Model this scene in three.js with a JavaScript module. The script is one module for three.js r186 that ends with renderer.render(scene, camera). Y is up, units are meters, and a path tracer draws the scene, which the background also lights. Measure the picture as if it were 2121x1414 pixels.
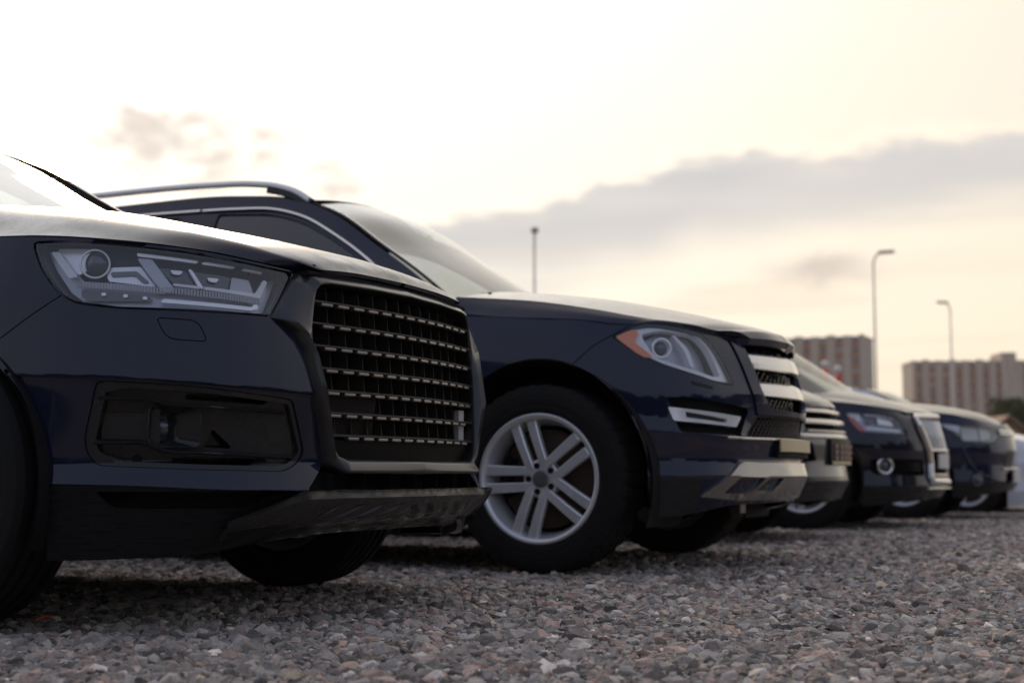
import * as THREE from 'three';
import { mergeGeometries, mergeVertices } from 'three/addons/utils/BufferGeometryUtils.js';
import { ConvexGeometry } from 'three/addons/geometries/ConvexGeometry.js';
import { RoundedBoxGeometry } from 'three/addons/geometries/RoundedBoxGeometry.js';

// ------------------------------------------------------------------ camera, sky, sun, exposure
const scene = new THREE.Scene();
const camera = new THREE.PerspectiveCamera(26.994, 1024 / 682, 0.1, 4000);
camera.position.set(0, 0.41, 0);
camera.rotation.x = Math.atan(275 / 2946);
camera.focus = 3.95;
camera.userData.fStop = 2.8;
const renderer = new THREE.WebGLRenderer({ antialias: true });
renderer.setSize(1024, 682);
renderer.shadowMap.enabled = true;
renderer.toneMapping = THREE.LinearToneMapping;
renderer.toneMappingExposure = 1.0;

function rng(seed) { let a = seed >>> 0; return () => { a |= 0; a = a + 0x6D2B79F5 | 0; let t = Math.imul(a ^ a >>> 15, 1 | a); t = t + Math.imul(t ^ t >>> 7, 61 | t) ^ t; return ((t ^ t >>> 14) >>> 0) / 4294967296; }; }
const clamp = (x, a = 0, b = 1) => Math.max(a, Math.min(b, x));
const lerp = (a, b, t) => a + (b - a) * t;
const smooth = (a, b, x) => { const t = clamp((x - a) / (b - a)); return t * t * (3 - 2 * t); };
const lin = (a, b, n) => Array.from({ length: n + 1 }, (_, i) => a + (b - a) * i / n);
const hash2 = (x, y) => { let h = Math.imul(x | 0, 374761393) + Math.imul(y | 0, 668265263) | 0; h = Math.imul(h ^ h >>> 13, 1274126177); return ((h ^ h >>> 16) >>> 0) / 4294967296; };
function vnoise(x, y) { const i = Math.floor(x), j = Math.floor(y), f = x - i, g = y - j, a = f * f * (3 - 2 * f), b = g * g * (3 - 2 * g); return lerp(lerp(hash2(i, j), hash2(i + 1, j), a), lerp(hash2(i, j + 1), hash2(i + 1, j + 1), a), b); }
function fbm(x, y, o = 5) { let s = 0, a = .5, t = 0; for (let k = 0; k < o; k++) { s += a * vnoise(x, y); t += a; a *= .5; x = x * 2.03 + 17.1; y = y * 2.03 + 9.7; } return s / t; }

// evening sky: bright cream veil in the west (ahead), dim blue in the east (behind the camera), a grey cloud bank
const pieces = (P) => (x) => { if (x <= P[0][0]) return P[0][1]; for (let i = 1; i < P.length; i++) if (x < P[i][0]) return lerp(P[i - 1][1], P[i][1], smooth(P[i - 1][0], P[i][0], x)); return P[P.length - 1][1]; };
const bankTop = pieces([[-8, 9.8], [-4.5, 10.4], [-1.2, 10.8], [2.4, 11.2], [3.6, 12.0], [6.6, 12.6], [12.3, 12.8], [16.8, 13.3], [40, 14], [70, 13]]);
const bankBot = pieces([[-5, 7.6], [1, 7.6], [5, 8.2], [8, 9.1], [12, 9.6], [20, 10.0], [40, 10.5]]);
function skyColor(az, el) {                       // degrees; az 0 is straight ahead, positive to the right
  const toSun = Math.hypot((az + 19) * .62, (el - 36) * .9);
  const west = .5 + .5 * Math.cos(az * Math.PI / 180);
  const veil = Math.pow(west, 1.6);
  const up = smooth(2, 70, el);
  let r = lerp(.36, 1.03, veil) * lerp(1, .74, up), g = lerp(.42, .925, veil) * lerp(1, .75, up), b = lerp(.56, .765, veil) * lerp(1, .86, up);
  const glow = Math.exp(-toSun * toSun / (2 * 12.5 * 12.5));
  r += 1.35 * glow; g += 1.4 * glow; b += 1.45 * glow;
  const low = Math.exp(-Math.pow(el / 9, 2)) * veil; r += .17 * low; g += .17 * low; b += .17 * low;
  const warm = Math.exp(-Math.pow(el / 9, 2)) * Math.exp(-Math.pow((az - 22) / 24, 2));      // yellow band low on the right
  r += .02 * warm; g -= .055 * warm; b -= .15 * warm;
  const warm2 = Math.exp(-Math.pow((az - 26) / 12, 2)) * smooth(6, 18, el) * (1 - smooth(40, 70, el));
  g -= .01 * warm2; b -= .03 * warm2;
  // cloud bank: upper and lower edges follow the photograph and run on to the right
  const n1 = fbm(az * .33 + 40, el * .8 + 3, 5), n2 = fbm(az * .9 + 7, el * 2.2 + 21, 4), n3 = fbm(az * .16 - 11, el * 1.1 + 50, 5);
  const top = bankTop(az) + (n1 - .5) * 1.5 + (n2 - .5) * .9;
  const bot = bankBot(az) + (n3 - .5) * 2.0;
  const reach = smooth(-8, -5.4, az) * (1 - smooth(60, 95, az));
  let bank = smooth(0, .7, top - el) * smooth(-1.2, 1.8, el - bot) * reach;
  bank *= .78 + .5 * (n3 - .35);
  bank = clamp(bank);
  const cr = .655, cg = .645, cb = .655;
  const edge = Math.exp(-Math.pow((top - el - .25) / .45, 2)) * reach;
  r = lerp(r, cr, bank * .97); g = lerp(g, cg, bank * .97); b = lerp(b, cb, bank * .97);
  r += .12 * edge * (1 - bank * .3); g += .09 * edge * (1 - bank * .3); b += .05 * edge * (1 - bank * .3);
  // thin lower streaks
  const st = smooth(.52, .72, fbm(az * .11 + 3, el * 1.9 + 80, 4)) * (1 - smooth(7.5, 10, el)) * smooth(.5, 2.5, el) * west;
  r = lerp(r, .98, st * .5); g = lerp(g, .84, st * .5); b = lerp(b, .68, st * .5);
  const s2 = Math.exp(-Math.pow((az - 12.4) / 1.9, 2) - Math.pow((el - 8.0 - (n2 - .5)) / .45, 2));
  r = lerp(r, .66, s2 * .75); g = lerp(g, .58, s2 * .75); b = lerp(b, .53, s2 * .75);
  // small ragged clouds on the left
  for (const [ca, ce, wa, we, k] of [[-13.0, 12.9, 2.5, 1.0, 1], [-14.6, 13.7, 1.5, .5, .85], [-12.0, 11.8, 1.1, 1.0, .6], [-7.3, 11.7, .9, .55, .8], [-10.0, 13.4, 1.3, .3, .5], [-9.4, 11.2, 1.6, .3, .35]]) {
    const q = Math.pow((az - ca) / wa, 2) + Math.pow((el - ce) / we, 2);
    if (q < 6) { const m = clamp((fbm(az * 1.1 + 5, el * 2.3 + 1, 5) - .21 - q * .18) * 3.0) * k; r = lerp(r, .82, m * .85); g = lerp(g, .73, m * .85); b = lerp(b, .64, m * .85); }
  }
  if (el < 0) { const d = smooth(0, -4, el); r = lerp(r, .12, d); g = lerp(g, .11, d); b = lerp(b, .10, d); }
  return [r, g, b];
}
{
  const W = 2048, H = 1024, data = new Float32Array(W * H * 4);
  for (let j = 0; j < H; j++) for (let i = 0; i < W; i++) {
    const el = ((j + .5) / H - .5) * 180, th = ((i + .5) / W - .5) * 2 * Math.PI;   // u = atan2(z, x)
    const az = Math.atan2(Math.cos(th), -Math.sin(th)) * 180 / Math.PI;
    const c = skyColor(az, el), k = (j * W + i) * 4;
    data[k] = c[0]; data[k + 1] = c[1]; data[k + 2] = c[2]; data[k + 3] = 1;
  }
  const tex = new THREE.DataTexture(data, W, H, THREE.RGBAFormat, THREE.FloatType);
  tex.mapping = THREE.EquirectangularReflectionMapping; tex.magFilter = THREE.LinearFilter; tex.minFilter = THREE.LinearFilter; tex.wrapS = THREE.RepeatWrapping; tex.needsUpdate = true;
  scene.background = tex; scene.environment = tex;
}
const sun = new THREE.DirectionalLight(0xffd9ab, 1.4);
{
  const az = -12 * Math.PI / 180, el = 19 * Math.PI / 180;
  sun.position.set(Math.sin(az) * Math.cos(el) * 60, Math.sin(el) * 60, -Math.cos(az) * Math.cos(el) * 60);
  sun.target.position.set(0, 0, -8); sun.castShadow = true; sun.shadow.radius = 24;
  sun.shadow.mapSize.set(4096, 4096);
  Object.assign(sun.shadow.camera, { left: -25, right: 25, top: 25, bottom: -25, near: 1, far: 140 });
  scene.add(sun, sun.target);
}
// ------------------------------------------------------------------ modelling helpers (car frame: x forward, y left, z up)
const V3 = (p) => new THREE.Vector3(p[0], p[2], -p[1]);
const sub = (a, b) => [a[0] - b[0], a[1] - b[1], a[2] - b[2]], add = (a, b, k = 1) => [a[0] + b[0] * k, a[1] + b[1] * k, a[2] + b[2] * k];
const cross = (a, b) => [a[1] * b[2] - a[2] * b[1], a[2] * b[0] - a[0] * b[2], a[0] * b[1] - a[1] * b[0]];
const dot = (a, b) => a[0] * b[0] + a[1] * b[1] + a[2] * b[2], len = (a) => Math.hypot(a[0], a[1], a[2]);
const norm = (a) => { const l = len(a) || 1; return [a[0] / l, a[1] / l, a[2] / l]; };
// cubic Hermite through (X,Y); crease[i] breaks the tangent at knot i
function slopes(X, Y, crease) {
  const n = X.length, L = new Array(n), R = new Array(n);
  const d = []; for (let i = 0; i < n - 1; i++) d.push((Y[i + 1] - Y[i]) / (X[i + 1] - X[i]));
  for (let i = 0; i < n; i++) {
    if (i === 0) L[i] = R[i] = d[0]; else if (i === n - 1) L[i] = R[i] = d[n - 2];
    else if (crease && crease[i]) { L[i] = d[i - 1]; R[i] = d[i]; }
    else { const h0 = X[i] - X[i - 1], h1 = X[i + 1] - X[i]; L[i] = R[i] = (d[i - 1] * h1 + d[i] * h0) / (h0 + h1); }
  }
  return [L, R];
}
function hermite(X, Y, S, x) {
  const n = X.length; if (x <= X[0]) return Y[0] + S[1][0] * (x - X[0]); if (x >= X[n - 1]) return Y[n - 1] + S[0][n - 1] * (x - X[n - 1]);
  let i = 0; while (i < n - 2 && x > X[i + 1]) i++;
  const h = X[i + 1] - X[i], t = (x - X[i]) / h, t2 = t * t, t3 = t2 * t;
  return Y[i] * (2 * t3 - 3 * t2 + 1) + S[1][i] * h * (t3 - 2 * t2 + t) + Y[i + 1] * (3 * t2 - 2 * t3) + S[0][i + 1] * h * (t3 - t2);
}
function spline(pts, crease) { const X = pts.map((p) => p[0]), Y = pts.map((p) => p[1]), S = slopes(X, Y, crease); return (x) => hermite(X, Y, S, x); }
function curve(P) {                                // arc-length parametrised curve through points
  const s = [0]; for (let i = 1; i < P.length; i++) s.push(s[i - 1] + Math.hypot(...P[i].map((v, k) => v - P[i - 1][k])));
  const f = P[0].map((_, k) => spline(P.map((p, i) => [s[i], p[k]])));
  const c = (t) => f.map((g) => g(t)); c.length_ = s[s.length - 1]; c.knots = s; return c;
}
// body skin: plan outline B(s) pushed in by rows of offsets; S(s, v) with v running through the rows from the sill up
function makeSkin(planPts, rows) {
  const B = curve(planPts), n = rows.length, X = rows.map((_, i) => i), cr = rows.map((r) => r.c);
  const fz = rows.map((r) => spline(r.k.map((q) => [q[0], q[1]]))), fo = rows.map((r) => spline(r.k.map((q) => [q[0], q[2]])));
  const flat = (f, r, s) => f(clamp(s, r.k[0][0], r.k[r.k.length - 1][0]));
  const cache = new Map();
  const at = (s) => {
    let c = cache.get(s); if (c) return c; if (cache.size > 4000) cache.clear();
    const p = B(s), q = B(s + 1e-3), q0 = B(s - 1e-3), l = Math.hypot(q[0] - q0[0], q[1] - q0[1]);
    const nx = -(q[1] - q0[1]) / l, ny = (q[0] - q0[0]) / l;         // outward for a curve running from the nose to the right side
    const Z = rows.map((r, i) => flat(fz[i], r, s)), O = rows.map((r, i) => flat(fo[i], r, s));
    c = { p, nx, ny, Z, O, SZ: slopes(X, Z, cr), SO: slopes(X, O, cr) }; cache.set(s, c); return c;
  };
  const S = (s, v, off = 0) => { const c = at(s), o = hermite(X, c.O, c.SO, v) + off; return [c.p[0] - c.nx * o, c.p[1] - c.ny * o, hermite(X, c.Z, c.SZ, v)]; };
  S.vOf = (s, z) => { let a = 0, b = n - 1; for (let i = 0; i < 26; i++) { const m = (a + b) / 2; if (S(s, m)[2] < z) a = m; else b = m; } return (a + b) / 2; };
  S.at = (s, z, off = 0) => S(s, S.vOf(s, z), off);
  S.nRows = n; S.length_ = B.length_; S.plan = B; return S;
}
// surface through a net of points: cols[j][i]; S(u, t), both 0..1 (u along a column, t across the columns)
function net(cols, creaseT, creaseU) {
  const nu = cols[0].length, nt = cols.length;
  const uk = [0]; for (let i = 1; i < nu; i++) { let a = 0; for (const c of cols) a += len(sub(c[i], c[i - 1])); uk.push(uk[i - 1] + a / nt + 1e-6); }
  const tk = [0]; for (let j = 1; j < nt; j++) { let a = 0; for (let i = 0; i < nu; i++) a += len(sub(cols[j][i], cols[j - 1][i])); tk.push(tk[j - 1] + a / nu + 1e-6); }
  const U = uk.map((x) => x / uk[nu - 1]), T = tk.map((x) => x / tk[nt - 1]);
  const cs = cols.map((c) => [0, 1, 2].map((k) => { const Y = c.map((p) => p[k]); return [Y, slopes(U, Y, creaseU)]; }));
  const cache = new Map();
  const S = (u, t) => {
    let r = cache.get(u);
    if (!r) { if (cache.size > 3000) cache.clear(); r = [0, 1, 2].map((k) => { const Y = cs.map((c) => hermite(U, c[k][0], c[k][1], u)); return [Y, slopes(T, Y, creaseT)]; }); cache.set(u, r); }
    return [0, 1, 2].map((k) => hermite(T, r[k][0], r[k][1], t));
  };
  S.U = U; S.T = T; S.su = uk[nu - 1]; S.st = tk[nt - 1]; return S;
}
// mesh of S over a grid, trimmed by cuts: {f} keeps f >= 0, {f, w} opens a shut line of half width w along f = 0; hem = depth of the turned-in edge
function patch(S, us, vs, opt = {}) {
  const { cuts = [], flip = false, hem = 0, hemDir = null, uvs = [1, 1], hemFilter = null } = opt;
  const verts = []; const mk = (u, v) => { const o = { u, v, p: S(u, v), id: verts.length }; verts.push(o); return o; };
  const G = us.map((u) => vs.map((v) => mk(u, v)));
  let polys = [];
  for (let i = 0; i < us.length - 1; i++) for (let j = 0; j < vs.length - 1; j++) {
    const a = G[i][j], b = G[i + 1][j], c = G[i + 1][j + 1], d = G[i][j + 1];
    polys.push([a, b, c], [a, c, d]);
  }
  const clipBy = (list, f) => {
    const val = new Map(), cut = new Map(), out = [];
    const F = (q) => { let x = val.get(q.id); if (x === undefined) { x = f(q.p, q.u, q.v); if (Math.abs(x) < 1e-7) x = 1e-7; val.set(q.id, x); } return x; };
    for (const P of list) {
      const w = P.map(F); let neg = 0; for (const x of w) if (x < 0) neg++;
      if (!neg) { out.push(P); continue; } if (neg === P.length) continue;
      const Q = [];
      for (let i = 0; i < P.length; i++) {
        const A = P[i], B = P[(i + 1) % P.length], x = w[i], y = w[(i + 1) % P.length];
        if (x >= 0) Q.push(A);
        if ((x >= 0) !== (y >= 0)) {
          const k = A.id < B.id ? A.id + '_' + B.id : B.id + '_' + A.id; let m = cut.get(k);
          if (!m) {
            const [lo, hi, xl, xh] = A.id < B.id ? [A, B, x, y] : [B, A, y, x]; let t = xl / (xl - xh);
            let u = lerp(lo.u, hi.u, t), v = lerp(lo.v, hi.v, t); const p = S(u, v);
            const e = f(p, u, v), far = e * xl > 0 ? xh : xl;                     // one secant step for curved outlines
            if (Math.abs(e) > 1e-5) { const t2 = e * xl > 0 ? t + (1 - t) * e / (e - xh) : t * xl / (xl - e); if (t2 > 0 && t2 < 1) { u = lerp(lo.u, hi.u, t2); v = lerp(lo.v, hi.v, t2); } }
            m = mk(u, v); val.set(m.id, 1e-7); cut.set(k, m);
          }
          Q.push(m);
        }
      }
      if (Q.length > 2) out.push(Q);
    }
    return out;
  };
  for (const c of cuts) polys = c.w ? [...clipBy(polys, (p, u, v) => c.f(p, u, v) - c.w), ...clipBy(polys, (p, u, v) => -c.f(p, u, v) - c.w)] : clipBy(polys, c.f);
  const eu = (us[us.length - 1] - us[0]) * 1e-4, ev = (vs[vs.length - 1] - vs[0]) * 1e-4;
  const nrm = (q) => {
    if (q.n) return q.n;
    const du = sub(S(q.u + eu, q.v), S(q.u - eu, q.v)), dv = sub(S(q.u, q.v + ev), S(q.u, q.v - ev));
    let n = norm(cross(dv, du)); if (flip) n = n.map((x) => -x); return q.n = n;
  };
  const pos = [], nor = [], uv = [], idx = [], map = new Map();
  const put = (q) => { let i = map.get(q.id); if (i === undefined) { i = pos.length / 3; map.set(q.id, i); const n = nrm(q); pos.push(q.p[0], q.p[2], -q.p[1]); nor.push(n[0], n[2], -n[1]); uv.push(q.u * uvs[0], q.v * uvs[1]); } return i; };
  const edges = new Map();
  for (const P of polys) for (let i = 1; i < P.length - 1; i++) {
    let [a, b, c] = [P[0], P[i], P[i + 1]];
    const g = cross(sub(b.p, a.p), sub(c.p, a.p)); if (len(g) < 1e-12) continue;
    if (dot(g, nrm(a)) < 0) [b, c] = [c, b];
    idx.push(put(a), put(b), put(c));
    if (hem) for (const [x, y] of [[a, b], [b, c], [c, a]]) { const k = x.id < y.id ? x.id + '_' + y.id : y.id + '_' + x.id; const e = edges.get(k); if (e) e.n++; else edges.set(k, { x, y, n: 1 }); }
  }
  if (hem) for (const e of edges.values()) if (e.n === 1) {
    if (hemFilter && !(hemFilter(e.x) && hemFilter(e.y))) continue;
    const dx = hemDir ? hemDir(e.x.p, nrm(e.x)) : nrm(e.x).map((t) => -t), dy = hemDir ? hemDir(e.y.p, nrm(e.y)) : nrm(e.y).map((t) => -t);
    const p = [e.x.p, e.y.p, add(e.y.p, dy, hem), add(e.x.p, dx, hem)], n = norm(cross(sub(p[3], p[0]), sub(p[1], p[0]))), i0 = pos.length / 3;
    for (const q of p) { pos.push(q[0], q[2], -q[1]); nor.push(n[0], n[2], -n[1]); uv.push(0, 0); }
    idx.push(i0, i0 + 2, i0 + 1, i0, i0 + 3, i0 + 2);
  }
  const g = new THREE.BufferGeometry();
  g.setAttribute('position', new THREE.Float32BufferAttribute(pos, 3)); g.setAttribute('normal', new THREE.Float32BufferAttribute(nor, 3)); g.setAttribute('uv', new THREE.Float32BufferAttribute(uv, 2)); g.setIndex(idx);
  return g;
}
function mirror(g) {
  const m = g.clone(), p = m.attributes.position, n = m.attributes.normal;
  for (let i = 0; i < p.count; i++) { p.setZ(i, -p.getZ(i)); if (n) n.setZ(i, -n.getZ(i)); }
  if (m.index) { const a = m.index.array; for (let i = 0; i < a.length; i += 3) { const t = a[i]; a[i] = a[i + 1]; a[i + 1] = t; } }
  else for (const k of Object.keys(m.attributes)) { const at = m.attributes[k], s = at.itemSize, a = at.array; for (let i = 0; i < at.count; i += 3) for (let q = 0; q < s; q++) { const t = a[i * s + q]; a[i * s + q] = a[(i + 1) * s + q]; a[(i + 1) * s + q] = t; } }
  return m;
}
// 2-D outlines
function roundPoly(pts, r = .01, n = 5) {
  const out = [], N = pts.length;
  for (let i = 0; i < N; i++) {
    const a = pts[(i + N - 1) % N], b = pts[i], c = pts[(i + 1) % N], rr = b[2] ?? r;
    const la = Math.hypot(a[0] - b[0], a[1] - b[1]), lc = Math.hypot(c[0] - b[0], c[1] - b[1]), q = Math.min(rr, la * .48, lc * .48);
    const A = [b[0] + (a[0] - b[0]) / la * q, b[1] + (a[1] - b[1]) / la * q], C = [b[0] + (c[0] - b[0]) / lc * q, b[1] + (c[1] - b[1]) / lc * q];
    for (let k = 0; k <= n; k++) { const t = k / n; out.push([(1 - t) * (1 - t) * A[0] + 2 * t * (1 - t) * b[0] + t * t * C[0], (1 - t) * (1 - t) * A[1] + 2 * t * (1 - t) * b[1] + t * t * C[1]]); }
  }
  return out;
}
function bbox(poly, m = 0) { let a = 1e9, b = -1e9, c = 1e9, d = -1e9; for (const p of poly) { a = Math.min(a, p[0]); b = Math.max(b, p[0]); c = Math.min(c, p[1]); d = Math.max(d, p[1]); } return [a - m, b + m, c - m, d + m]; }
function sdPoly(poly) {                             // negative inside
  const N = poly.length, bb = bbox(poly, .25);
  return (x, y) => {
    if (x < bb[0] || x > bb[1] || y < bb[2] || y > bb[3]) return .25;
    let d = 1e9, s = 1;
    for (let i = 0, j = N - 1; i < N; j = i++) {
      const ax = poly[i][0], ay = poly[i][1], ex = poly[j][0] - ax, ey = poly[j][1] - ay, wx = x - ax, wy = y - ay, t = clamp((wx * ex + wy * ey) / (ex * ex + ey * ey || 1));
      const bx = wx - ex * t, by = wy - ey * t; d = Math.min(d, bx * bx + by * by);
      const c1 = y >= ay, c2 = y < poly[j][1], c3 = ex * wy > ey * wx; if ((c1 && c2 && c3) || (!c1 && !c2 && !c3)) s = -s;
    }
    return s * Math.sqrt(d);
  };
}
function sdLine(pts) {                              // signed distance to an open polyline (ends run on straight)
  const P = pts.slice(), a = P[0], b = P[1], y = P[P.length - 2], z = P[P.length - 1];
  P.unshift([a[0] + (a[0] - b[0]) * 50, a[1] + (a[1] - b[1]) * 50]); P.push([z[0] + (z[0] - y[0]) * 50, z[1] + (z[1] - y[1]) * 50]);
  return (px, py) => {
    let best = 1e9, s = 1;
    for (let i = 0; i < P.length - 1; i++) {
      const ex = P[i + 1][0] - P[i][0], ey = P[i + 1][1] - P[i][1], wx = px - P[i][0], wy = py - P[i][1], t = clamp((wx * ex + wy * ey) / (ex * ex + ey * ey));
      const bx = wx - ex * t, by = wy - ey * t, d = bx * bx + by * by; if (d < best) { best = d; s = ex * wy - ey * wx >= 0 ? 1 : -1; }
    }
    return s * Math.sqrt(best);
  };
}
// plate: a piece of the skin (outline in s,z) at depth off, with its own thickness
function plate(S, poly, off, thick, step = .008, grow = 0) {
  const sd = sdPoly(poly), bb = bbox(poly, .004 + grow), o = typeof off === 'function' ? off : () => off;
  const T = (s, z) => { const q = S.at(s, z, 0), c = S.at(s, z, o(s, z)); return [c[0], c[1], z]; };
  return patch(T, lin(bb[0], bb[1], Math.max(3, Math.ceil((bb[1] - bb[0]) / step))), lin(bb[2], bb[3], Math.max(3, Math.ceil((bb[3] - bb[2]) / step))), { cuts: [{ f: (p, u, v) => -sd(u, v) + grow }], hem: thick });
}
// strip along an outline in (s,z) from depth a to depth b: the wall of a recess
function wall(S, poly, a, b, closed = true) {
  const pos = [], idx = [], N = poly.length;
  for (const q of poly) for (const o of [a, b]) { const p = S.at(q[0], q[1], o); pos.push(p[0], p[2], -p[1]); }
  for (let i = 0; i < (closed ? N : N - 1); i++) { const j = (i + 1) % N; idx.push(2 * i, 2 * j, 2 * i + 1, 2 * j, 2 * j + 1, 2 * i + 1); }
  const g = new THREE.BufferGeometry(); g.setAttribute('position', new THREE.Float32BufferAttribute(pos, 3)); g.setIndex(idx); g.computeVertexNormals(); return fin(g);
}
function fin(g) { if (!g.attributes.uv) g.setAttribute('uv', new THREE.Float32BufferAttribute(new Float32Array(g.attributes.position.count * 2), 2)); if (!g.attributes.normal) g.computeVertexNormals(); return g; }
// sweep a closed profile [[side, up], ...] along a path of car-frame points
function sweep(path, prof, { up = [0, 0, 1], closed = false, caps = true, scale = null, smoothN = false } = {}) {
  const n = path.length, m = prof.length, pos = [];
  for (let i = 0; i < n; i++) {
    const a = path[closed ? (i + n - 1) % n : Math.max(0, i - 1)], b = path[closed ? (i + 1) % n : Math.min(n - 1, i + 1)], T = norm(sub(b, a));
    const u0 = typeof up === 'function' ? up(i) : up, sd = norm(cross(T, u0)), U = cross(sd, T), k = scale ? scale(i / (n - 1)) : 1;
    for (const q of prof) { const p = add(add(path[i], sd, q[0] * k), U, q[1] * k); pos.push(p[0], p[2], -p[1]); }
  }
  const idx = []; const L = closed ? n : n - 1;
  for (let i = 0; i < L; i++) for (let j = 0; j < m; j++) { const a = i * m + j, b = i * m + (j + 1) % m, c = ((i + 1) % n) * m + (j + 1) % m, d = ((i + 1) % n) * m + j; idx.push(a, b, c, a, c, d); }
  if (caps && !closed) for (const [o, f] of [[0, 1], [(n - 1) * m, 0]]) for (let j = 1; j < m - 1; j++) f ? idx.push(o, o + j + 1, o + j) : idx.push(o, o + j, o + j + 1);
  let g = new THREE.BufferGeometry(); g.setAttribute('position', new THREE.Float32BufferAttribute(pos, 3)); g.setIndex(idx);
  if (!smoothN) g = g.toNonIndexed(); g.computeVertexNormals(); return fin(g);
}
const rectProf = (w, h, c = .25) => { const x = w / 2, y = h / 2, k = Math.min(w, h) * c; return [[-x + k, -y], [x - k, -y], [x, -y + k], [x, y - k], [x - k, y], [-x + k, y], [-x, y - k], [-x, -y + k]]; };
const circProf = (r, n = 10) => Array.from({ length: n }, (_, i) => [r * Math.cos(i / n * 2 * Math.PI), r * Math.sin(i / n * 2 * Math.PI)]);
const resample = (P, n) => { const c = curve(P); return lin(0, c.length_, n).map((t) => c(t)); };
// skin of quads between successive rings of points (car frame)
function loft(rings, closed = false, smoothN = false) {
  const n = rings[0].length, pos = [], idx = [];
  for (const r of rings) for (const p of r) pos.push(p[0], p[2], -p[1]);
  for (let k = 0; k < rings.length - 1; k++) for (let i = 0; i < (closed ? n : n - 1); i++) { const j = (i + 1) % n, a = k * n + i, b = k * n + j, c = (k + 1) * n + j, d = (k + 1) * n + i; idx.push(a, b, c, a, c, d); }
  let g = new THREE.BufferGeometry(); g.setAttribute('position', new THREE.Float32BufferAttribute(pos, 3)); g.setIndex(idx);
  if (!smoothN) g = g.toNonIndexed(); g.computeVertexNormals(); return fin(g);
}
function boxAt(c, size, rot = 0, r = .1) {           // car-frame box: size [x, y, z], turned about the upright axis
  const g = new RoundedBoxGeometry(size[0], size[2], size[1], 1, Math.min(...size) * r); g.rotateY(rot); g.translate(c[0], c[2], -c[1]); return g;
}
const mg = (list) => { const l = list.map((g) => { const h = g.index ? g.toNonIndexed() : g.clone(); for (const k of Object.keys(h.attributes)) if (!['position', 'normal', 'uv'].includes(k)) h.deleteAttribute(k); return fin(h); }); return mergeGeometries(l); };
// scene bookkeeping
const taken = {};
const numbered = (n) => { taken[n] = (taken[n] ?? -1) + 1; return taken[n] ? n + '_' + String(taken[n]).padStart(3, '0') : n; };
function shade(o) { o.castShadow = true; o.receiveShadow = true; return o; }
function part(name, geo, mat, parent, label) { const m = shade(new THREE.Mesh(geo, mat)); m.name = name; if (label) m.userData.label = label; parent.add(m); return m; }
function thing(name, label, category, group) { const o = new THREE.Group(); o.name = numbered(name); o.userData = { label, category }; if (group) o.userData.group = group; scene.add(o); return o; }
function single(name, geo, mat, label, category, group) { const m = shade(new THREE.Mesh(geo, mat)); m.name = numbered(name); m.userData = { label, category }; if (group) m.userData.group = group; scene.add(m); return m; }
function structure(name, geo, mat) { const m = shade(new THREE.Mesh(geo, mat)); m.name = name; m.userData = { kind: 'structure' }; scene.add(m); return m; }
function sub_(name, parent) { const g = new THREE.Group(); g.name = name; parent.add(g); return g; }
function both(name, geo, mat, parent, label) { part(name, geo, mat, parent, label); part(name, mirror(geo), mat, parent, label); }
// ------------------------------------------------------------------ materials
const C = (r, g, b) => new THREE.Color().setRGB(r, g, b);
const noiseTex = (n, fn, srgb = false) => { const d = new Uint8Array(n * n * 4); for (let j = 0; j < n; j++) for (let i = 0; i < n; i++) { const c = fn(i / n, j / n), k = (j * n + i) * 4; d[k] = c[0] * 255; d[k + 1] = c[1] * 255; d[k + 2] = c[2] * 255; d[k + 3] = 255; } const t = new THREE.DataTexture(d, n, n, THREE.RGBAFormat); t.wrapS = t.wrapT = THREE.RepeatWrapping; t.magFilter = THREE.LinearFilter; t.minFilter = THREE.LinearMipmapLinearFilter; t.generateMipmaps = true; if (srgb) t.colorSpace = THREE.SRGBColorSpace; t.needsUpdate = true; return t; };
const tileF = (x, y, f, o) => { const a = fbm(x * f, y * f, o), b = fbm((x - 1) * f, y * f, o), c = fbm(x * f, (y - 1) * f, o), d = fbm((x - 1) * f, (y - 1) * f, o); return lerp(lerp(a, b, x), lerp(c, d, x), y); };
const dustTex = noiseTex(256, (x, y) => { const a = tileF(x, y, 6, 5), s = hash2(x * 256, y * 256); const v = clamp(.30 + .5 * (a - .45) + (s > .985 ? .35 : 0) + .12 * (s - .5)); return [v, v, v]; });
const grimeTex = noiseTex(256, (x, y) => { const a = tileF(x, y, 8, 5), s = hash2(x * 256, y * 256), v = clamp(.35 + .9 * (a - .45) + .25 * (s - .5)); return [v, v, v]; });
const rep = (t, x, y = x) => { const c = t.clone(); c.repeat.set(x, y); c.needsUpdate = true; return c; };
const std = (o) => new THREE.MeshStandardMaterial(o), phy = (o) => new THREE.MeshPhysicalMaterial(o);
const M = {};
M.paint1 = phy({ specularIntensity: .1, color: C(.0036, .0070, .025), metalness: 0, roughness: .6, clearcoat: 1, clearcoatRoughness: .16, clearcoatRoughnessMap: rep(dustTex, 5, 1) });
M.hood1 = phy({ specularIntensity: .1, color: C(.0036, .0070, .025), metalness: 0, roughness: .6, clearcoat: 1, clearcoatRoughness: .85, clearcoatRoughnessMap: rep(dustTex, 3) });
M.paint2 = phy({ specularIntensity: .1, color: C(.0046, .0086, .031), metalness: 0, roughness: .6, clearcoat: 1, clearcoatRoughness: .05 });
M.grey3 = phy({ color: C(.10, .095, .09), metalness: .6, roughness: .35, clearcoat: 1, clearcoatRoughness: .06 });
M.paint4 = phy({ specularIntensity: .1, color: C(.0048, .0066, .018), metalness: 0, roughness: .6, clearcoat: 1, clearcoatRoughness: .06 });
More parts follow.
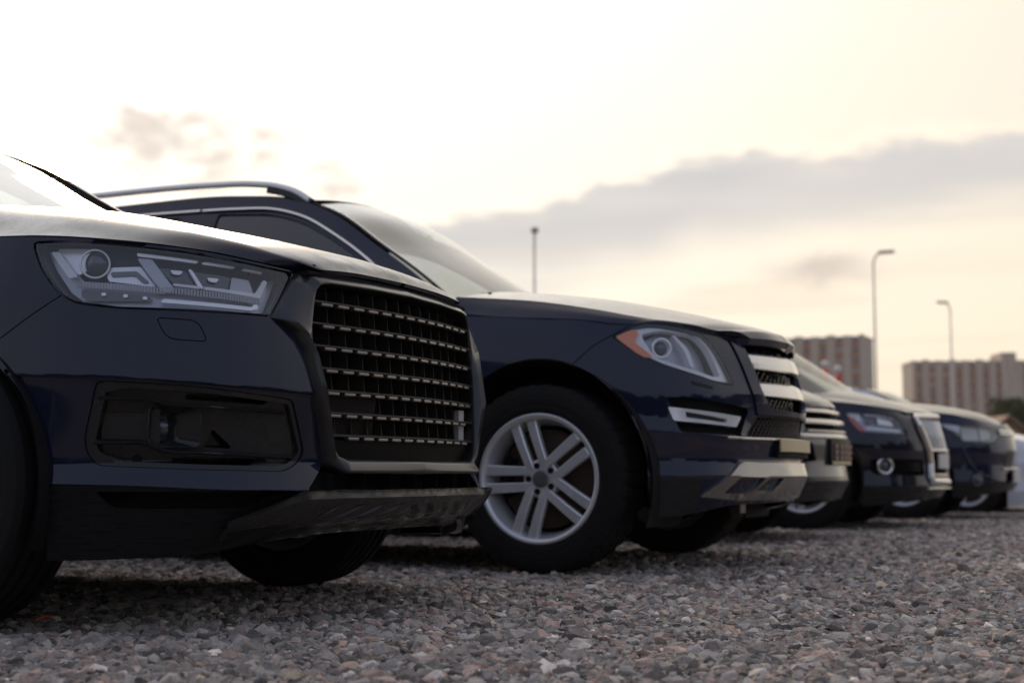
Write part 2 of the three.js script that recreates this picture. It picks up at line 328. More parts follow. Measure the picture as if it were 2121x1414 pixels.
M.paint5 = phy({ specularIntensity: .1, color: C(.0046, .0086, .031), metalness: 0, roughness: .6, clearcoat: 1, clearcoatRoughness: .06 });
M.white6 = phy({ color: C(.72, .73, .76), roughness: .4, clearcoat: 1, clearcoatRoughness: .06 });
M.plastic = phy({ specularIntensity: 0.8, color: C(.020, .020, .021), roughness: .55, roughnessMap: rep(grimeTex, 3) });
M.plasticD = phy({ specularIntensity: 0.4, color: C(.009, .009, .010), roughness: .75 });
M.black = phy({ specularIntensity: 0.2, color: C(.012, .012, .012), roughness: .9 });
M.glossBlack = phy({ color: C(.006, .006, .007), roughness: .3, clearcoat: 1, clearcoatRoughness: .08 });
M.frame1 = phy({ color: C(.014, .014, .016), metalness: .1, roughness: .45, clearcoat: .6, clearcoatRoughness: .16 });
M.slat = std({ color: C(.22, .21, .20), metalness: .85, roughness: .28 });
M.tooth = std({ color: C(.21, .20, .185), metalness: .75, roughness: .34 });
M.finb = std({ color: C(.045, .042, .040), metalness: .5, roughness: .45 });
M.skid1 = std({ color: C(.024, .023, .022), metalness: 0, roughness: .85, roughnessMap: rep(grimeTex, 2) });
M.rubber = phy({ specularIntensity: 0.45, color: C(.012, .012, .012), roughness: .82 });
M.alloy = std({ color: C(.74, .74, .75), metalness: .45, roughness: .3 });
M.alloyD = std({ color: C(.22, .22, .23), metalness: .7, roughness: .4 });
M.disc = std({ color: C(.085, .055, .042), metalness: .5, roughness: .55 });
M.chrome = std({ color: C(.78, .78, .78), metalness: 1, roughness: .12 });
M.silver = std({ color: C(.72, .70, .67), metalness: .9, roughness: .22 });
M.glassD = phy({ color: C(.02, .024, .026), roughness: .04, clearcoat: 1, clearcoatRoughness: .02 });
M.glass = phy({ color: C(.80, .86, .82), roughness: .02, transmission: 1, thickness: 0, ior: 1.9 });
M.lens = phy({ color: C(.95, .96, .98), roughness: .03, transmission: .965, thickness: 0, ior: 1.5 });
M.lampDark = std({ color: C(.17, .178, .20), metalness: .3, roughness: .4 });
M.lampMid = std({ color: C(.44, .455, .50), metalness: .4, roughness: .35 });
M.lampChrome = std({ color: C(.88, .89, .91), metalness: .35, roughness: .2 });
M.lampClear = phy({ color: C(.9, .92, .96), roughness: .12, transmission: .25, thickness: 0 });
M.bulb = phy({ color: C(.05, .055, .065), roughness: .04, clearcoat: 1, clearcoatRoughness: .02 });
M.amber = phy({ color: C(.80, .21, .04), roughness: .25, clearcoat: 1, clearcoatRoughness: .05 });
M.redLamp = phy({ color: C(.50, .06, .05), roughness: .3, clearcoat: 1, clearcoatRoughness: .05 });
M.leather = std({ color: C(.03, .028, .026), roughness: .8 });
M.plateWhite = std({ color: C(.62, .61, .58), roughness: .5 });
M.plateYellow = std({ color: C(.62, .52, .30), roughness: .45 });
M.plateBlack = std({ color: C(.01, .01, .01), roughness: .5 });
M.hood2 = phy({ specularIntensity: .1, color: C(.0046, .0086, .031), metalness: 0, roughness: .6, clearcoat: 1, clearcoatRoughness: .45, clearcoatRoughnessMap: rep(dustTex, 3) });
M.railSilver = std({ color: C(.80, .81, .82), metalness: .3, roughness: .35 });
M.skid2 = std({ color: C(.33, .32, .30), metalness: .85, roughness: .34, roughnessMap: rep(grimeTex, 2) });
M.hood3 = phy({ color: C(.10, .095, .09), metalness: .6, roughness: .35, clearcoat: 1, clearcoatRoughness: .3 });
M.tanCell = std({ color: C(.30, .19, .13), roughness: .6 });
M.lampWhite = phy({ color: C(.72, .73, .76), roughness: .25, clearcoat: 1, clearcoatRoughness: .1 });
M.lampGrey = std({ color: C(.52, .54, .60), metalness: .4, roughness: .35 });
M.lampHaze = std({ color: C(.62, .63, .56), metalness: .2, roughness: .5 });
M.sensorBlack = phy({ color: C(.006, .006, .006), roughness: .6, specularIntensity: .35 });
M.plasticL = phy({ specularIntensity: 0.35, color: C(.008, .008, .009), roughness: .9, roughnessMap: rep(grimeTex, 3) });
M.headliner = std({ color: C(.42, .41, .39), roughness: .95 });
// ------------------------------------------------------------------ ground
{
  const gTex = noiseTex(512, (x, y) => { const s = hash2(Math.floor(x * 128), Math.floor(y * 128)), t = hash2(Math.floor(x * 61) + 9, Math.floor(y * 61) + 4), a = tileF(x, y, 10, 4); const v = .22 + .22 * s + .12 * t + .25 * (a - .45); return [v * 1.12, v * 1.05, v * 1.0]; }, true);
  gTex.repeat.set(900, 900);
  const g = new THREE.PlaneGeometry(3000, 3000); g.rotateX(-Math.PI / 2); g.translate(0, -.008, -500);
  structure('ground', g, std({ map: gTex, roughness: .95 }));
}
const GRAVEL = globalThis.NOGRAVEL ? 0 : 1;
if (GRAVEL) {
  const R = rng(77), kinds = [];
  for (let k = 0; k < 9; k++) {
    const pts = []; const flat = .62 + R() * .34;
    for (let i = 0; i < 14; i++) { const a = R() * 6.283, z = R() * 2 - 1, q = Math.sqrt(1 - z * z), r = .37 + .16 * R(); pts.push(new THREE.Vector3(q * Math.cos(a) * r * 1.15, z * r * flat, q * Math.sin(a) * r * (.75 + .3 * R()))); }
    const g = new ConvexGeometry(pts); const p = g.attributes.position, uv = new Float32Array(p.count * 2); for (let i = 0; i < p.count; i++) { uv[2 * i] = p.getX(i) * .9 + p.getY(i) * .4 + k * .13; uv[2 * i + 1] = p.getZ(i) * .9 + p.getY(i) * .7; }
    g.setAttribute('uv', new THREE.BufferAttribute(uv, 2)); kinds.push(g);
  }
  const speck = noiseTex(256, (x, y) => { const s = hash2(x * 256, y * 256), s2 = hash2(Math.floor(x * 90), Math.floor(y * 90) + 5), a = tileF(x, y, 7, 4), v = clamp(.82 + .42 * (a - .45) + .28 * (s - .5) + (s2 > .93 ? .16 : s2 < .08 ? -.22 : 0)); return [v, v, v]; }, true);
  const bumpT = noiseTex(256, (x, y) => { const a = tileF(x, y, 14, 4); return [a, a, a]; });
  const mat = std({ map: speck, roughness: .88, bumpMap: bumpT, bumpScale: .002 });
  const tones = [[.215, .212, .21, 32], [.145, .140, .137, 26], [.285, .28, .275, 14], [.245, .198, .182, 13], [.275, .222, .195, 5], [.07, .068, .068, 13], [.36, .32, .26, 1.5], [.185, .190, .198, 6], [.48, .46, .44, 1.5]];
  const tot = tones.reduce((a, t) => a + t[3], 0);
  const lists = kinds.map(() => []);
  const place = (x, d, size, y) => { const k = Math.floor(R() * kinds.length); lists[k].push([x, d, size, y]); };
  const half = (d) => .36 * d * 1.12 + .55;
  const fill = (d0, d1, step, sMin, sMax) => {
    for (let d = d0; d < d1; d += step) { const h = half(d); for (let x = -h; x < h; x += step) { const big = Math.pow(R(), 2.2); const s = sMin + (sMax - sMin) * big; place(x + (R() - .5) * step * 1.3, d + (R() - .5) * step * 1.3, s, -.010 + .006 * R() + .05 * (fbm(x * .9 + 20, d * .9, 3) - .5) * .25); } }
  };
  fill(2.1, 6.0, .0175, .016, .036);
  fill(2.1, 6.0, .034, .028, .068);
  fill(6.0, 13, .027, .024, .048);
  fill(6.0, 13, .052, .04, .078);
  fill(13, 26, .040, .036, .07);
  const grp = [];
  kinds.forEach((g, k) => {
    const L = lists[k], im = new THREE.InstancedMesh(g, mat, L.length), m = new THREE.Matrix4(), q = new THREE.Quaternion(), e = new THREE.Euler(), c = new THREE.Color();
    L.forEach(([x, d, s, y], i) => {
      e.set((R() - .5) * .9, R() * 6.283, (R() - .5) * .9); q.setFromEuler(e);
      m.compose(new THREE.Vector3(x, y, -d), q, new THREE.Vector3(s, s * (.75 + .4 * R()), s)); im.setMatrixAt(i, m);
      let t = R() * tot, j = 0; while (t > tones[j][3]) t -= tones[j++][3]; const w = .72 + .56 * R(); c.setRGB(tones[j][0] * w * 2.6, tones[j][1] * w * 2.36, tones[j][2] * w * 2.1); im.setColorAt(i, c);
    });
    shade(im); grp.push(im);
  });
  const gravel = new THREE.Group(); gravel.name = 'gravel'; gravel.userData = { kind: 'stuff', label: 'crushed grey and pinkish gravel covering the parking lot', category: 'gravel' };
  grp.forEach((im) => { im.name = 'stones'; gravel.add(im); }); scene.add(gravel);
}
// ------------------------------------------------------------------ wheels (axle along z in the group's own frame, outer face towards +z)
function tyreGeo(R, W, rimR, tread, nA = 168) {
  // profile from the outer bead over the tread to the inner bead: [across, radius, kind]
  const w = W / 2, P = [[w * .80, rimR], [w * .95, rimR + .012], [w * .965, lerp(rimR, R, .16)], [w * .985, lerp(rimR, R, .18)], [w * .99, lerp(rimR, R, .36)], [w * 1.004, lerp(rimR, R, .38)], [w * 1.004, lerp(rimR, R, .52)], [w * .992, lerp(rimR, R, .54)], [w * .985, lerp(rimR, R, .68)], [w * .93, lerp(rimR, R, .88), 1], [w * .86, R - .008, 2], [w * .80, R - .002, 2]];
  const grooves = [.52, .18, -.18, -.52];
  for (const g of grooves) { const a = w * (g + .075), b = w * (g - .075); P.push([a, R - .0005, 2], [a - .001, R - .008], [b + .001, R - .008], [b, R - .0005, 2]); }
  P.push([-w * .80, R - .002, 2], [-w * .86, R - .008, 2], [-w * .93, lerp(rimR, R, .88), 1], [-w * .985, lerp(rimR, R, .68)], [-w, lerp(rimR, R, .42)], [-w * .95, rimR + .012], [-w * .80, rimR]);
  const pos = [], idx = [], m = P.length; const sipe = tread;            // number of cross cuts round the shoulder
  for (let i = 0; i <= nA; i++) {
    const a = i / nA * 2 * Math.PI, cut = sipe && (i % Math.round(nA / sipe)) === 0;
    for (const q of P) { let r = q[1]; if (cut && q[2] === 2) r -= .007; if (cut && q[2] === 1) r -= .004; const y = r * Math.cos(a); pos.push(r * Math.sin(a), Math.max(y, -R + .004), q[0]); }
  }
  for (let i = 0; i < nA; i++) for (let j = 0; j < m - 1; j++) { const a = i * m + j, b = a + 1, c = a + m + 1, d = a + m; idx.push(a, c, b, a, d, c); }
  let g = new THREE.BufferGeometry(); g.setAttribute('position', new THREE.Float32BufferAttribute(pos, 3)); g.setIndex(idx); g = g.toNonIndexed(); g.computeVertexNormals(); return fin(g);
}
function latheZ(P, n = 64) { const g = new THREE.LatheGeometry(P.map((p) => new THREE.Vector2(p[0], p[1])), n); g.rotateX(Math.PI / 2); return g; }
function makeWheel({ R, W, rimR, tread = 42, style = 'twin', mat = M.alloy, spokes = 5 }) {
  const w = new THREE.Group(); w.name = 'wheel';
  part('tyre', tyreGeo(R, W, rimR, tread), M.rubber, w);
  const f = W / 2 - .012;
  part('rim', latheZ([[rimR - .004, -f], [rimR - .03, -f + .03], [rimR - .045, 0], [rimR - .035, f - .05], [rimR - .022, f - .022], [rimR - .020, f - .006], [rimR - .006, f + .004], [rimR + .004, f], [rimR + .004, f - .02]], 72), mat, w);
  const hubZ = f - .03;
  const bar = (pts, wid, th) => {                                  // tapered spoke: pts [r, z, width] along +y, then rounded in section
    const rings = pts.map(([r, z, k, t]) => { const h = k / 2; return [[-h, r, z - t], [-h, r, z - .006], [-h * .72, r, z], [h * .72, r, z], [h, r, z - .006], [h, r, z - t]]; });
    const pos = [], idx = []; for (const q of rings) for (const p of q) pos.push(...p);
    for (let i = 0; i < rings.length - 1; i++) for (let j = 0; j < 6; j++) { const a = i * 6 + j, b = i * 6 + (j + 1) % 6, c = (i + 1) * 6 + (j + 1) % 6, d = (i + 1) * 6 + j; idx.push(a, c, b, a, d, c); }
    let g = new THREE.BufferGeometry(); g.setAttribute('position', new THREE.Float32BufferAttribute(pos, 3)); g.setIndex(idx); g = g.toNonIndexed(); g.computeVertexNormals(); return fin(g);
  };
  const sg = bar([[.030, hubZ - .004, .036, .03], [.075, hubZ + .006, .038, .03], [rimR * .6, hubZ + .014, .041, .03], [rimR - .035, hubZ + .012, .045, .03], [rimR - .014, hubZ + .004, .050, .03]]);
  const single_ = bar([[.035, hubZ - .006, .06, .03], [.08, hubZ + .004, .058, .03], [rimR * .6, hubZ + .010, .05, .03], [rimR - .014, hubZ, .075, .03]]);
  for (let k = 0; k < spokes; k++) {
    const a = k / spokes * 2 * Math.PI + .33;
    if (style === 'twin') for (const s of [-1, 1]) { const g = sg.clone(); g.rotateZ(-s * .03); g.translate(s * .031, 0, 0); g.rotateZ(a); part('spoke', g, mat, w); }
    else { const g = single_.clone(); g.rotateZ(a); part('spoke', g, mat, w); }
  }
  part('hub', latheZ([[.0, hubZ - .002], [.072, hubZ - .002], [.082, hubZ - .010], [.082, hubZ - .05]], 40), mat, w);
  part('hub_cap', latheZ([[0, hubZ + .004], [.030, hubZ + .004], [.037, hubZ - .0], [.037, hubZ - .01]], 32), M.alloyD, w);
  for (let k = 0; k < 5; k++) { const g = latheZ([[0, hubZ - .0005], [.0105, hubZ - .0005], [.0125, hubZ + .0005], [.0125, hubZ - .004]], 16), a = k / 5 * 2 * Math.PI + .33; g.translate(Math.sin(-a) * .056, Math.cos(a) * .056, 0); part('lug_hole', g, M.plasticD, w); }
  part('brake_disc', latheZ([[.06, f - .10], [rimR - .062, f - .10], [rimR - .062, f - .13], [.06, f - .13], [.06, f - .10]], 48), M.disc, w);
  const cal = new THREE.TorusGeometry(rimR - .085, .034, 8, 16, 1.0); cal.rotateZ(2.6); cal.translate(0, 0, f - .11); part('brake_caliper', cal, M.plasticD, w);
  part('wheel_inner', latheZ([[0, .0], [rimR - .046, .0]], 40), M.black, w);
  return w;
}
function placeWheels(car, wheel, xs, y, R, steer = 0) {
  for (const x of xs) for (const s of [-1, 1]) {
    const w = wheel.clone(); w.position.set(x, R, -s * y); w.rotation.y = s < 0 ? 0 : Math.PI; if (x > -1) w.rotation.y += steer; car.add(w);
  }
}
// ------------------------------------------------------------------ shared parts of a car body
M.glassD = phy({ color: C(.34, .37, .375), roughness: .02, transmission: 1, thickness: 0, ior: 1.9 });
function greenhouse(car, { rail, belt, nA, paint, windows = [], trim = M.chrome, wsBulge = .09, wsUp = .02, wsGlass = M.glass, headliner = true, railBars = false }) {
  const mid = rail.map((r, i) => { const b = belt[i], k = .5; return [lerp(b[0], r[0], k), lerp(b[1], r[1], k) - .018 * Math.min(1, len(sub(r, b)) / .4), lerp(b[2], r[2], k)]; });
  const S = net([belt, mid, rail]);
  const us = lin(0, 1, 90), ts = lin(0, 1, 26);
  const sds = windows.map((w) => sdPoly(roundPoly(w.poly, w.r ?? .03, 6)));
  both('upper_side', patch(S, us, ts, { cuts: sds.map((f) => ({ f: (p) => f(p[0], p[2]) })), hem: .02 }), paint, car);
  const T = (u, t) => { const p = S(u, t); return [p[0], p[1] + .010, p[2]]; };
  windows.forEach((w, i) => {
    const g = patch(T, us, ts, { cuts: [{ f: (p) => -sds[i](p[0], p[2]) + .012 }] }); both('side_window', g, M.glassD, car);
    if (w.trim) {
      const c = w.trim.map(([x, z]) => { let a = 0, b = 1; // find the surface point at (x, z)
        let best = null; for (let k = 0; k <= 200; k++) { const u = k / 200; const lo = S(u, 0), hi = S(u, 1), t = clamp((z - lo[2]) / ((hi[2] - lo[2]) || 1)); const p = S(u, t), d = Math.abs(p[0] - x) + Math.abs(p[2] - z); if (!best || d < best[0]) best = [d, p]; } return [x, best[1][1] - .006, z]; });
      both('window_trim', sweep(resample(c, 40), rectProf(.012, .024), { up: [0, -1, 0] }), trim, car);
    }
  });
  // windscreen between the pillars
  const side = rail.slice(0, nA).map((p) => [p[0] + .01, p[1] + .055, p[2] - .004]);
  const cols = [-1, -.55, 0, .55, 1].map((k) => side.map((p, i) => [p[0] + wsBulge * (1 - k * k) * (i === nA - 1 ? .9 : 1), p[1] * -k * 1, p[2] + wsUp * (1 - k * k) * (.4 + .6 * i / (nA - 1))]));
  cols.reverse();                                  // right to left
  const W = net(cols.map((c) => c));
  part('windscreen', patch(W, lin(0, 1, 24), lin(0, 1, 36), { flip: false }), wsGlass, car);
  for (const k of [-1, 1]) part('a_pillar_trim', sweep(resample(side.map((p) => [p[0] + .004, p[1] * -k + k * .008, p[2] + .006]), 30), rectProf(.03, .014), { up: [.5, 0, .86] }), M.plastic, car);
  // roof
  const top = rail.slice(nA - 1);
  const rc = [-1, -.6, 0, .6, 1].map((k) => top.map((p, i) => [p[0] + (i === 0 ? wsBulge * (1 - k * k) * .9 : 0), p[1] * -k, p[2] + (i === 0 ? wsUp : .045) * (1 - k * k)])); rc.reverse();
  part('roof', patch(net(rc), lin(0, 1, 30), lin(0, 1, 24)), paint, car);
  if (headliner) part('headliner', patch(net(rc.map((c) => c.map((p) => [p[0], p[1] * .97, p[2] - .03]))), lin(0, 1, 12), lin(0, 1, 8)), M.headliner, car);
  // tailgate closing the back
  const e = rail[rail.length - 1], b = belt[belt.length - 1];
  const tg = net([[[e[0], e[1], e[2]], [e[0] - .02, 0, e[2] + .05], [e[0], -e[1], e[2]]], [[b[0], b[1], b[2]], [b[0] - .10, 0, b[2]], [b[0], -b[1], b[2]]]]);
  part('tailgate', patch(tg, lin(0, 1, 12), lin(0, 1, 10)), paint, car);
  // dashboard and seats seen through the glass
  const b0 = belt[0], w0 = Math.abs(b0[1]) * .9;
  part('dashboard', boxAt([b0[0] - .32, 0, b0[2] - .10], [.62, w0 * 2, .16]), M.leather, car);
  for (const s of [-1, 1]) { part('seat', mg([boxAt([b0[0] - 1.45, s * .40, b0[2] - .12], [.16, .48, .62], 0, .3), boxAt([b0[0] - 1.50, s * .40, b0[2] + .30], [.10, .26, .17], 0, .4), boxAt([b0[0] - 1.2, s * .40, b0[2] - .42], [.5, .5, .16], 0, .3)]), M.leather, car); }
}
function underbody(car, x0, x1, hw, z = .24) {
  part('front_tray', boxAt([.28, 0, z + .08], [(x1 - .05) * 2 - .56, .96, .14]), M.black, car);
  x1 = .10;
  part('underbody', boxAt([(x0 + x1) / 2, 0, z + .09], [x1 - x0, hw * 2, .18]), M.black, car);
}
function wheelWell(car, x, R, y, y1) {
  for (const s of [-1, 1]) {
    const g = new THREE.CylinderGeometry(R, R, y - y1, 40, 1, true, -Math.PI * .62 + Math.PI, Math.PI * 1.24); g.rotateX(Math.PI / 2); g.rotateZ(0); g.translate(x, .38, -s * (y + y1) / 2);
    part('arch_liner', fin(g), M.plasticD, car);
    const d = new THREE.CircleGeometry(R, 30, -.35, Math.PI + .7); d.translate(x, .38, -s * y1); part('arch_liner', d, M.black, car);
  }
}
// ------------------------------------------------------------------ nearest car: dark navy SUV with the big octagonal grille
const TH = 25 * Math.PI / 180;
function setCar(o, X, D, th = TH) { o.position.set(X, 0, -D); o.rotation.y = -th; }
const plan1 = [[.930, 0], [.921, -.2], [.895, -.39], [.862, -.51], [.80, -.635], [.70, -.755], [.575, -.853], [.42, -.920], [.25, -.956], [.05, -.973], [-.3, -.983], [-1.5, -.984], [-3.0, -.975], [-3.7, -.93], [-3.98, -.80], [-4.09, -.5], [-4.12, 0]];
const rows1 = [
  { k: [[0, .30, .10], [.5, .275, .07], [.75, .215, .045], [1, .20, .03], [1.3, .195, .03], [1.7, .2, .04], [6.6, .22, .06]] },
  { k: [[0, .335, .05], [.5, .33, .035], [.75, .325, .018], [1, .325, .012], [1.3, .32, .014], [1.7, .32, .02], [6.6, .32, .03]] },
  { k: [[0, .365, .0], [.5, .366, .0], [.75, .372, 0], [1.0, .383, 0], [1.3, .386, .006], [1.7, .39, .014], [6.6, .42, .01]], c: 1 },
  { k: [[0, .43, .032], [.5, .443, .032], [.75, .452, .030], [1.0, .441, .024], [1.2, .435, .014], [1.5, .44, .012], [6.6, .5, 0]], c: 1 },
  { k: [[0, .60, .02], [.5, .603, .016], [.75, .615, .014], [1.0, .628, .012], [1.2, .635, .010], [1.5, .645, .008], [6.6, .62, -.002]] },
  { k: [[0, .62, .0], [.5, .622, .0], [.75, .636, 0], [1.0, .648, 0], [1.2, .655, .002], [1.5, .665, .004], [6.6, .66, -.002]], c: 1 },
  { k: [[0, .71, .018], [.5, .71, .018], [.75, .735, .014], [1.0, .745, .010], [1.2, .75, .008], [1.5, .77, .006], [6.6, .76, .002]] },
  { k: [[0, .81, .045], [.5, .81, .045], [.62, .818, .040], [.85, .835, .030], [1.05, .850, .022], [1.2, .86, .018], [1.5, .88, .014], [2.5, .9, .012], [6.6, .9, .02]] },
  { k: [[0, .985, .098], [.5, .985, .098], [.62, .993, .088], [.8, 1.010, .076], [1.0, 1.028, .064], [1.18, 1.040, .060], [1.40, 1.050, .062], [1.7, 1.06, .07], [2.1, 1.08, .09], [4, 1.13, .078], [5.4, 1.18, .06], [6.6, 1.19, .1]] },
];
const S1 = makeSkin(plan1, rows1);
const gx1 = (y, z) => .93 - .08 * (z - .45) - .22 * y * y;       // front of the grille
// outlines on the skin, in metres round the nose and up
const shut1 = spline([[.40, .962], [.486, .958], [.651, .970], [.825, .989], [.958, .998], [1.072, 1.007], [1.189, 1.016], [1.30, 1.022], [1.40, 1.026], [1.6, 1.036], [1.85, 1.055], [2.1, 1.079], [6.6, 1.3]]);
const OUT1 = {
  lamp: roundPoly([[1.280, 1.006, .03], [1.262, .970, .04], [1.236, .926, .05], [1.178, .862, .05], [1.136, .838, .05], [1.022, .823, .06], [.606, .819, .006], [.502, .951, .010], [.652, .961, .05], [.825, .981, .05], [.957, .990, .05], [1.071, 1.000, .05], [1.187, 1.006, .05]], .02, 5),
  fog: roundPoly([[1.068, .640, .06], [1.039, .643, .03], [.823, .632, .05], [.548, .605, .015], [.494, .457, .03], [.56, .416, .04], [.818, .421, .05], [1.07, .431, .06], [1.10, .484, .04]], .03, 6),
  washer: roundPoly([[.920, .803], [.813, .799, .025], [.790, .745], [.892, .749, .025]], .012, 5),
  vent: roundPoly([[1.060, .3665, .008], [1.017, .326, .02], [.679, .322, .03], [.566, .361, .01], [.60, .3665, .006]], .01, 5),
};
const car1 = thing('parked_suv', 'nearest navy SUV with big octagonal slatted grille and clear angular headlight', 'car', 'dark SUVs parked in a row on the gravel');
setCar(car1, -1.1046, 4.5514);
{
  const car = car1, P = M.paint1;
  const lamp = sdPoly(OUT1.lamp), fog = sdPoly(OUT1.fog), wash = sdPoly(OUT1.washer), vent = sdPoly(OUT1.vent);
  const frameEdge = sdPoly([[-1, 1.2], [.46, 1.2], [.494, .962], [.497, .95], [.60, .822], [.612, .815], [.580, .806], [.545, .790], [.526, .768], [.508, .732], [.490, .638], [.455, .54], [.434, .462], [.430, .437], [.501, .375], [.506, .364], [.5, .1], [-1, .1]]);
  const arch = (x, z) => (z > .385 ? Math.hypot(x + .05, (z - .385) * 1.02) : Math.abs(x + .05)) - .412;
  const archR = (x, z) => (z > .385 ? Math.hypot(x + 3.04, z - .385) : Math.abs(x + 3.04)) - .412;
  const seam = sdLine([[1.177, .855], [1.253, .807], [1.333, .754], [1.42, .70]]);     // bumper below, wing above
  const topCut = { f: (p, s) => shut1(s) - .0025 - p[2] };
  const us = [...lin(.36, .9, 50), ...lin(.9, 1.5, 50).slice(1)];
  const vs = lin(2, 8, 60);
  const cutsCommon = [topCut, { f: (p, s) => lamp(s, p[2]) }, { f: (p) => arch(p[0], p[2]) }];
  both('front_bumper', patch(S1, us, vs, { hem: .016, cuts: [{ f: (p, s) => frameEdge(s, p[2]) }, ...cutsCommon, { f: (p, s) => fog(s, p[2]) }, { f: (p, s) => wash(s, p[2]) - .0013 }, { f: (p, s) => s > 1.6 ? -1 : -seam(s, p[2]) - .0016 }] }), P, car);
  both('washer_cover', patch(S1, lin(.77, .94, 20), lin(5.6, 7, 20), { hem: .01, cuts: [{ f: (p, s) => -wash(s, p[2]) - .0013 }] }), P, car);
  both('front_wing', patch(S1, lin(1.1, 2.35, 70), vs, { hem: .016, cuts: [...cutsCommon, { f: (p, s) => seam(s, p[2]) - .0016 }, { f: (p) => p[0] + .92 }] }), P, car);
  both('side_panel', patch(S1, lin(2.2, S1.length_, 120), lin(0, 8, 32), { hem: .01, cuts: [{ f: (p) => -p[0] - .926 }, { f: (p) => archR(p[0], p[2]) }] }), P, car);
  both('body_backing', patch((s, v) => S1(s, v, .02), lin(.47, 2.3, 60), lin(.3, 8, 40), { cuts: [{ f: (p, s) => lamp(s, p[2]) + .004 }, { f: (p, s) => fog(s, p[2]) + .004 }, { f: (p) => arch(p[0], p[2]) }, { f: (p, s) => shut1(s) - .01 - p[2] }, { f: (p, s) => vent(s, p[2]) }, { f: (p, s) => frameEdge(s, p[2]) }] }), M.black, car);
  both('lower_bumper', patch(S1, lin(.52, 1.5, 70), lin(0, 1.985, 26), { hem: .02, cuts: [{ f: (p, s) => vent(s, p[2]) }, { f: (p) => arch(p[0], p[2]) }] }), M.plasticL, car);
  both('vent_backing', patch((s, v) => S1(s, v, .05), lin(.5, 1.15, 10), lin(.5, 2.4, 8)), M.black, car);
  // bonnet
  const E = [[.478, 0], [.60, 0], [.75, 0], [.90, 0], [1.07, 0], [1.25, 0], [1.50, 0]].map(([s]) => S1.at(s, shut1(s) + .002)); E.push([-.24, -.878, 1.072]);
  const Cc = [[.866, 0, .974], [.826, 0, 1.008], [.75, 0, 1.042], [.63, 0, 1.077], [.46, 0, 1.119], [.25, 0, 1.163], [0, 0, 1.200], [-.16, 0, 1.218]];
  const Cr = [[.836, -.42, .962], [.790, -.472, .987], [.725, -.518, 1.015], [.63, -.548, 1.046], [.47, -.563, 1.088], [.25, -.573, 1.138], [0, -.58, 1.172], [-.21, -.60, 1.192]];
  const q = Cc.map((c, i) => [lerp(c[0], Cr[i][0], .32), -.25, lerp(c[2], Cr[i][2], .22)]);
  const mid = Cr.map((c, i) => { const b = [.003, .007, .012, .016, .018, .020, .022, .02][i]; return [lerp(c[0], E[i][0], .5) + b * .2, lerp(c[1], E[i][1], .5), lerp(c[2], E[i][2], .5) + b]; });
  const Hs = net([Cc, q, Cr, mid, E]);
  both('bonnet', patch(Hs, lin(0, 1, 110), lin(0, 1, 70), { hem: .014, uvs: [1.2, .9], flip: true, hemFilter: (v) => v.v > .001 }), M.hood1, car);
  part('bonnet_gap', mg([sweep(lin(-.46, .46, 20).map((y) => [.838 - .14 * y * y, y, .952 - .02 * y * y]), rectProf(.05, .012))]), M.black, car);
  greenhouse(car, {
    rail: [[-.22, -.835, 1.10], [-.5, -.765, 1.265], [-.83, -.675, 1.45], [-1.12, -.63, 1.61], [-1.38, -.605, 1.70], [-1.8, -.60, 1.735], [-2.6, -.60, 1.72], [-3.3, -.60, 1.66], [-3.85, -.62, 1.50]],
    belt: [[-.24, -.872, 1.074], [-.5, -.885, 1.083], [-.83, -.892, 1.092], [-1.12, -.90, 1.10], [-1.38, -.905, 1.106], [-1.8, -.906, 1.115], [-2.6, -.90, 1.135], [-3.3, -.885, 1.16], [-3.85, -.84, 1.185]],
    nA: 5, paint: P, wsBulge: .05, windows: [{ poly: [[-.62, 1.11], [-.95, 1.37], [-1.45, 1.60], [-1.75, 1.62], [-1.72, 1.13]] }, { poly: [[-1.8, 1.13], [-1.83, 1.62], [-2.6, 1.61], [-2.72, 1.15]] }],
  });
  // grille surround
  const I = [[0, .928], [-.2, .927], [-.39, .924], [-.43, .918], [-.449, .90], [-.458, .872], [-.470, .80], [-.474, .765], [-.468, .72], [-.455, .64], [-.432, .54], [-.416, .478], [-.402, .459], [-.37, .450], [0, .447]];
  const O = [[.862, 0, .953], [.852, -.2, .951], [.832, -.40, .947], [.818, -.45, .946], ...[[.492, .950], [.52, .926], [.604, .819], [.545, .788], [.512, .735], [.492, .638], [.457, .54], [.437, .462], [.432, .437]].map(([s, z]) => S1.at(s, z, -.001)), [.915, -.39, .412], [.935, 0, .410]];
  const ring = (b, f, back = 0) => { const P = I.map(([y, z], i) => { const x = gx1(y, z), o = O[i]; const wide = [0, 0, 0, 0, .1, .5, .9, 1, 1, 1, 1, .9, .6, .2, 0][i] * Math.max(0, 1 - Math.abs(b - .35) / .5); return [lerp(o[0], x, b) + f - back + .030 * wide, lerp(o[1], y, b), lerp(o[2], z, b)]; }); const out = []; for (let i = 0; i < P.length - 1; i++) for (let k = 0; k < 4; k++) out.push([0, 1, 2].map((c) => lerp(P[i][c], P[i + 1][c], k / 4))); out.push(P[P.length - 1]); return out; };
  both('grille_surround', loft([ring(-.02, -.02), ring(0, .0), ring(.08, .005), ring(.3, .009), ring(.75, .009), ring(.93, .005), ring(1, -.003), ring(1.03, -.012), ring(1.04, -.075)], false, true), M.frame1, car);
  const halfW = spline([[.44, .40], [.478, .416], [.54, .432], [.64, .455], [.72, .468], [.765, .474], [.80, .470], [.872, .458], [.93, .43]]);
  const toothG = new RoundedBoxGeometry(.018, .009, .046, 1, .003);
